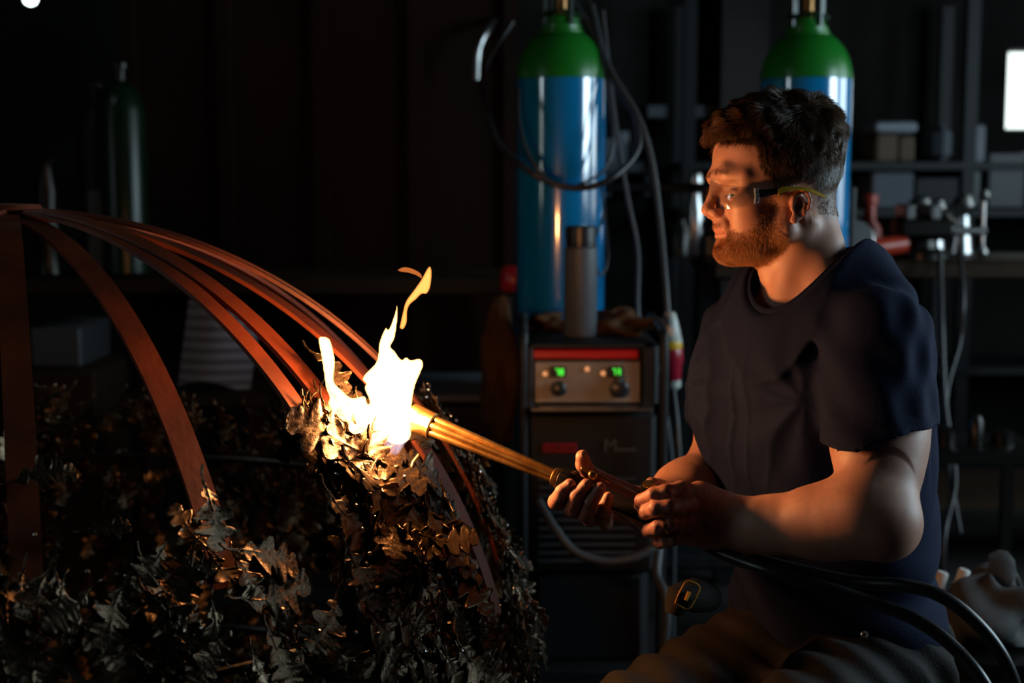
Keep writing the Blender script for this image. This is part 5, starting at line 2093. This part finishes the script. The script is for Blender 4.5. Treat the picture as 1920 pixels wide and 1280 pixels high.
# moulded top edge and nose pad, clear plastic
MB().tube([h2w(np.array([a - .05, s, t + .02]) * cm) for a, s, t, b_ in fullp], .0007, 8).build('top_rim', lensm, glasses)
MB().tube(crv([h2w(np.array(v) * cm) for v in ((9.2, -1.0, -2.6), (9.35, -.6, -1.5), (9.45, 0, -1.1), (9.35, .6, -1.5), (9.2, 1.0, -2.6))], 5), .0012, 8).build('nose_bridge', lensm, glasses)
for s in (-1, 1):
    hb_ = MB()
    for (a0, u0, u1, dd) in ((5.2, -1.85, -3.95, .0), (4.75, -1.85, -3.85, .02)):
        hb_.tube([h2w(np.array([a0, s * 7.22, u0]) * cm), h2w(np.array([a0 - .1, s * 7.26, (u0 + u1) / 2]) * cm), h2w(np.array([a0, s * 7.22, u1]) * cm)], .0013, 8)
    for uu in (-2.1, -2.65, -3.2, -3.7):
        hb_.tube([h2w(np.array([5.25, s * 7.24, uu]) * cm), h2w(np.array([4.7, s * 7.26, uu]) * cm)], .0012, 8)
    hb_.build('hinge', rimm, glasses)

    def strip(name, cen, m, wd=.0016):
        b_ = MB()
        vs = []
        for (a, so_, u, h) in cen:
            for (du, do) in ((-.5, -.5), (-.5, .5), (.5, .5), (.5, -.5)):
                vs.append(h2w(np.array([a * cm, s * so_ * cm + s * do * wd, u * cm + du * h * cm])))
        fs = []
        for i in range(len(cen) - 1):
            for k in range(4):
                fs.append((i * 4 + k, i * 4 + (k + 1) % 4, i * 4 + 4 + (k + 1) % 4, i * 4 + 4 + k))
        fs += [(0, 3, 2, 1), tuple((len(cen) - 1) * 4 + k for k in range(4))]
        b_.add(vs, fs)
        b_.build(name, m, glasses)
    strip('black_temple', [(4.75, 7.25, -2.55, 1.1), (3.9, 7.35, -2.45, .95), (2.8, 7.45, -2.3, .85), (1.6, 7.55, -2.15, .6), (.9, 7.6, -2.0, .5)], M['rubber'], .0020)
    strip('yellow_temple', [(2.0, 7.65, -2.35, .9), (1.5, 7.7, -2.05, .85), (.4, 7.75, -1.85, .62), (-1.0, 7.8, -1.80, .5), (-2.3, 7.75, -1.95, .5), (-3.4, 7.6, -2.3, .5), (-4.3, 7.45, -2.65, .45), (-5.0, 7.3, -2.95, .3)], M['yellow'], .0028)

# ------------------------------------------------------------------ torch
def TD(px):
    return 2.00 - .00027 * (px - 780)


def TP(px, off=0.0, dd=0.0):
    """point on the torch axis at image column px, raised by off metres"""
    py = 785 + (px - 780) * .4150
    return P(px, py, TD(px)) + cU * off + cF * dd


torch = empty('gas_torch', TP(1100), 'brass multi-tube gas torch held in both hands, flame at its nozzle', 'torch')
A0, A1 = TP(772), TP(1042)
tdir = (A1 - A0) / np.linalg.norm(A1 - A0)
tu = cU - (cU @ tdir) * tdir
tu /= np.linalg.norm(tu)
tv = np.cross(tdir, tu)
# nozzle sleeve: short open cup
MB().lathe([(.0155, .030), (.0185, .0), (.0195, -.001), (.0200, .001), (.0192, .012), (.0180, .030), (.0185, .034), (.0165, .036)], TP(772), axis=tdir, n=40).build('nozzle', M['brass'], torch)
Lt = np.linalg.norm(A1 - A0)
for k in range(6):
    a = 2 * math.pi * k / 6 + .35
    o_ = tu * math.cos(a) + tv * math.sin(a)
    MB().tube([A0 + tdir * .030 + o_ * .0108, A0 + tdir * Lt * .5 + o_ * .0090, A1 + o_ * .0066], [.0056, .0047, .0036], 14).build('tube', M['brass'], torch)
MB().tube([A0 + tdir * .034, A1], [.007, .005], 12).build('core_tube', M['brass'], torch)
MB().lathe([(.011, 0), (.0135, .002), (.0135, .008), (.012, .009)], A1 - tdir * .004, axis=tdir, n=32).build('brass_ferrule', M['brass'], torch)
MB().lathe([(.012, 0), (.0155, .003), (.0165, .012), (.0165, .024), (.014, .028), (.0125, .04)], A1 + tdir * .004, axis=tdir, n=48, rmod=lambda q, z: 1 + (.045 * math.cos(16 * q) if .002 < z < .026 else 0)).build('knurled_collar', M['blackmetal'], torch)
hstart = A1 + tdir * .03
hend = TP(1292)
hl = np.linalg.norm(hend - hstart)
MB().lathe([(.010, 0), (.0115, .01), (.0125, .04), (.0115, .07), (.0125, .11), (.0120, hl * .8), (.0105, hl * .95), (.009, hl)], hstart, axis=tdir, n=28).build('handle', M['rubber'], torch)
# control lever above the handle
lv = MB()
l0, l1 = P(1090, 876, TD(1090) - .008), P(1212, 938, TD(1212) - .006)
ld = (l1 - l0) / np.linalg.norm(l1 - l0)
ln_ = np.linalg.norm(l1 - l0)
lu = cU - (cU @ ld) * ld
lu /= np.linalg.norm(lu)
lw = np.cross(ld, lu)
lv.box((l0 + l1) / 2, (ln_, .011, .006), bev=.0022, M3=np.stack([ld, lw, lu], 1))
lv.build('lever', M['darkbrass'], torch)
MB().lathe([(.004, -.005), (.006, -.003), (.006, .003), (.004, .005)], P(1111, 890, TD(1111) - .016), axis=cF, n=18).build('lever_screw', M['brass'], torch)
MB().tube([l1 - ld * .004, TP(1222, .002), TP(1240)], [.004, .005, .006], 10).build('lever_pivot', M['blackmetal'], torch)
kp_ = P(1217, 921, TD(1217) - .002)
MB().lathe([(.006, -.012), (.0105, -.010), (.0115, 0), (.0105, .008), (.007, .010)], kp_, axis=cU - .45 * cF, n=36, rmod=lambda q, z: 1 + .05 * math.cos(12 * q)).build('valve_knob', M['blackmetal'], torch)
MB().lathe([(.0085, .0095), (.0095, .010), (.0095, .012), (.007, .0125)], kp_, axis=cU - .45 * cF, n=30).build('knob_ring', M['brass'], torch)
MB().tube([kp_ - cU * .010, TP(1222)], .0045, 10).build('valve_stem', M['brass'], torch)
MB().tube(crv([TP(1150, -.013, -.012), P(1192, 985, 1.875), P(1205, 1000, 1.875), P(1225, 1008, 1.88), TP(1275, -.012)], 5), .0016, 8).build('pilot_tube', M['steel'], torch)
# hose tails
ft = MB().lathe([(.0085, 0), (.0105, .004), (.0105, .018), (.0085, .022), (.009, .04)], TP(1288), axis=tdir, n=6)
ft.build('hose_fitting', M['blackmetal'], torch)
hose('torch_hose', [TP(1300), P(1345, 1033, 1.852), P(1450, 1072, 1.79), P(1600, 1118, 1.76), P(1710, 1158, 1.74), P(1790, 1215, 1.72), P(1850, 1290, 1.70), P(1885, 1390, 1.72), (.67, 1.55, .35), (.70, 1.60, .10), (.80, 1.75, .012), (1.1, 2.0, .010), (1.6, 2.3, .010)], .0085, M['rubber'],
     "thick black torch hose running across the man's lap, the lower of two", n=16)
hose('torch_hose', [TP(1298, .004, .014), P(1350, 1026, 1.885), P(1470, 1062, 1.84), P(1600, 1090, 1.80), P(1700, 1098, 1.76), P(1770, 1120, 1.74), P(1835, 1172, 1.73), P(1882, 1235, 1.73), P(1910, 1310, 1.74), P(1930, 1400, 1.77), (.74, 1.66, .35), (.78, 1.72, .10), (.90, 1.85, .012), (1.2, 2.15, .010), (1.6, 2.5, .010)], .0085, M['rubber'],
     "thick black torch hose running across the man's lap, the upper of two", n=16)
# fingernails of the right hand
for zx, zy, d, az, sc in ((303, 452, 1.870, 35, 1.0), (432, 452, 1.862, 35, 1.0), (540, 478, 1.860, 35, .95), (606, 548, 1.874, 30, .8), (404, 214, 1.918, 65, 1.1)):
    g = MB().lathe([(.0049 * sc * math.sin(t), .0049 * sc * math.cos(t)) for t in np.linspace(.001, math.pi - .001, 11)], (0, 0, 0), n=16)
    gv = np.array(g.v)
    nr = -cF * .8 + cU * .45 + cR * .25
    nr /= np.linalg.norm(nr)
    xx_ = cR * math.cos(R(az)) + cU * math.sin(R(az))
    xx_ -= (xx_ @ nr) * nr
    xx_ /= np.linalg.norm(xx_)
    yy_ = np.cross(nr, xx_)
    w3 = gv[:, 0:1] * xx_ * 1.15 + gv[:, 1:2] * yy_ * .9 + gv[:, 2:3] * nr * .30
    o3 = MB()
    o3.add(w3 + QR(zx, zy, d), g.f)
    o3.build('fingernail', M['nail'], person)
# ring on the left hand
rp0 = QL(1062, 792, 1.758)
rd = QL(1030, 799, 1.758) - QL(1090, 782, 1.756)
rd /= np.linalg.norm(rd)
MB().lathe([(.0114, -.002), (.0120, -.002), (.0123, 0), (.0120, .002), (.0114, .002)], rp0, axis=rd, n=32).build('ring', M['brass'], person)

# ------------------------------------------------------------------ flame: glowing gas volumes
def fire(name, poly, dfun, thick, strength, colour, parent, h=.0016, seed=0):
    pts = [(540 + x / 3.2, 480 + y / 3.2) for x, y in poly]
    pts = np.array([[p[0], p[1]] for p in crv([np.array([a, b_, 0.0]) for a, b_ in pts + [pts[0]]], 3)[:-1]])
    mm_ = np.array([[(p[0] - 960) * 1.96 / FPX, (640 - p[1]) * 1.96 / FPX] for p in pts])
    lo2, hi2 = mm_.min(0) - .004, mm_.max(0) + .004
    ax = np.arange(lo2[0], hi2[0], h)
    ay = np.arange(lo2[1], hi2[1], h)
    X_, Y_ = np.meshgrid(ax, ay, indexing='ij')
    ins = np.zeros(X_.shape, bool)
    dm = np.full(X_.shape, 1e9)
    n = len(mm_)
    for i in range(n):
        p, q = mm_[i], mm_[(i + 1) % n]
        if abs(q[1] - p[1]) > 1e-12:
            ins ^= ((p[1] > Y_) != (q[1] > Y_)) & (X_ < (q[0] - p[0]) * (Y_ - p[1]) / (q[1] - p[1]) + p[0])
        d = q - p
        t = np.clip(((X_ - p[0]) * d[0] + (Y_ - p[1]) * d[1]) / (d @ d + 1e-15), 0, 1)
        dm = np.minimum(dm, np.hypot(X_ - p[0] - t * d[0], Y_ - p[1] - t * d[1]))
    w2 = np.where(ins, np.sqrt(dm * (2 * thick) + 1e-9) * np.clip(1.0, 0, 1), 0)
    w2 = np.minimum(w2, thick)
    dd0 = np.array([dfun(960 + a * FPX / 1.96) for a in ax])[:, None]
    zc_ = dd0 + .006 * np.sin(Y_ * 60 + X_ * 30 + seed)
    az = np.arange(zc_.min() - thick - .006, zc_.max() + thick + .006, h)
    Fd = Field((0, 0, 0), (h * 3, h * 3, h * 3), h)
    Fd.n = np.array([len(ax), len(ay), len(az)])
    Fd.lo = np.array([ax[0], ay[0], az[0]])
    zz_ = az[None, None, :] - zc_[:, :, None]
    body_ = np.abs(zz_) - w2[:, :, None]
    edge_ = np.where(ins, -dm, dm)[:, :, None]
    Fd.D = np.maximum(body_, edge_).astype(f32)
    v_, F_ = Fd.mesh()
    v_ = smooth_mesh(v_, F_, 1)
    F_ = F_[:, ::-1]
    sc_ = (v_[:, 2] / 1.96)[:, None]
    world = CAM + v_[:, 2:3] * cF + cR * v_[:, 0:1] * sc_ + cU * v_[:, 1:2] * sc_
    m = bpy.data.materials.new(name + '_gas')
    m.use_nodes = True
    nt = m.node_tree
    nt.nodes.clear()
    out = nt.nodes.new('ShaderNodeOutputMaterial')
    em = nt.nodes.new('ShaderNodeEmission')
    em.inputs[0].default_value = (*colour, 1)
    em.inputs[1].default_value = strength
    nt.links.new(em.outputs[0], out.inputs['Volume'])
    return np_mesh(name, world, F_, m, parent)


MAINP = [(738, 1000), (736, 1085), (690, 1125), (655, 1130), (610, 1118), (560, 1085), (480, 1050), (400, 1015), (330, 990), (280, 940), (240, 890), (250, 850), (228, 790), (215, 700), (200, 600), (183, 495), (215, 482), (250, 500),
         (270, 560), (283, 640), (275, 748), (320, 800), (380, 850), (460, 840), (475, 885), (490, 870), (458, 790), (470, 765), (448, 745), (460, 710), (520, 650), (540, 600), (548, 520), (585, 430), (605, 440), (640, 350),
         (655, 290), (657, 370), (640, 490), (615, 540), (640, 570), (680, 622), (710, 605), (735, 625), (790, 615), (812, 650), (790, 710), (765, 770), (748, 850), (742, 920)]
WISP = [(668, 430), (688, 340), (708, 270), (755, 205), (800, 140), (845, 62), (862, 90), (855, 180), (832, 225), (800, 228), (765, 262), (732, 290), (716, 330), (712, 400), (690, 440)]
WISP2 = [(655, 84), (690, 66), (740, 72), (790, 98), (804, 120), (800, 134), (770, 116), (720, 100), (675, 94)]
LOWP = [(738, 1090), (700, 1130), (675, 1170), (640, 1205), (600, 1200), (560, 1160), (520, 1120), (470, 1080), (430, 1050), (480, 1030), (600, 1080), (690, 1090)]
dfl = lambda px: 1.940 + (px - 620) / 170 * .042
flame = empty('flame', P(740, 800, dfl(740)), 'bright yellow white gas flame at the torch nozzle licking over the oak leaves', 'flame')
fire('flame_body', MAINP, dfl, .030, 340, (1.0, .44, .12), flame)
fire('flame_wisp', WISP, dfl, .006, 190, (1.0, .33, .07), flame, h=.001, seed=2)
fire('flame_wisp', WISP2, dfl, .0022, 130, (1.0, .26, .05), flame, h=.0007, seed=4)
fire('flame_base', LOWP, dfl, .008, 36, (.9, .75, 1.0), flame, h=.0014, seed=3)
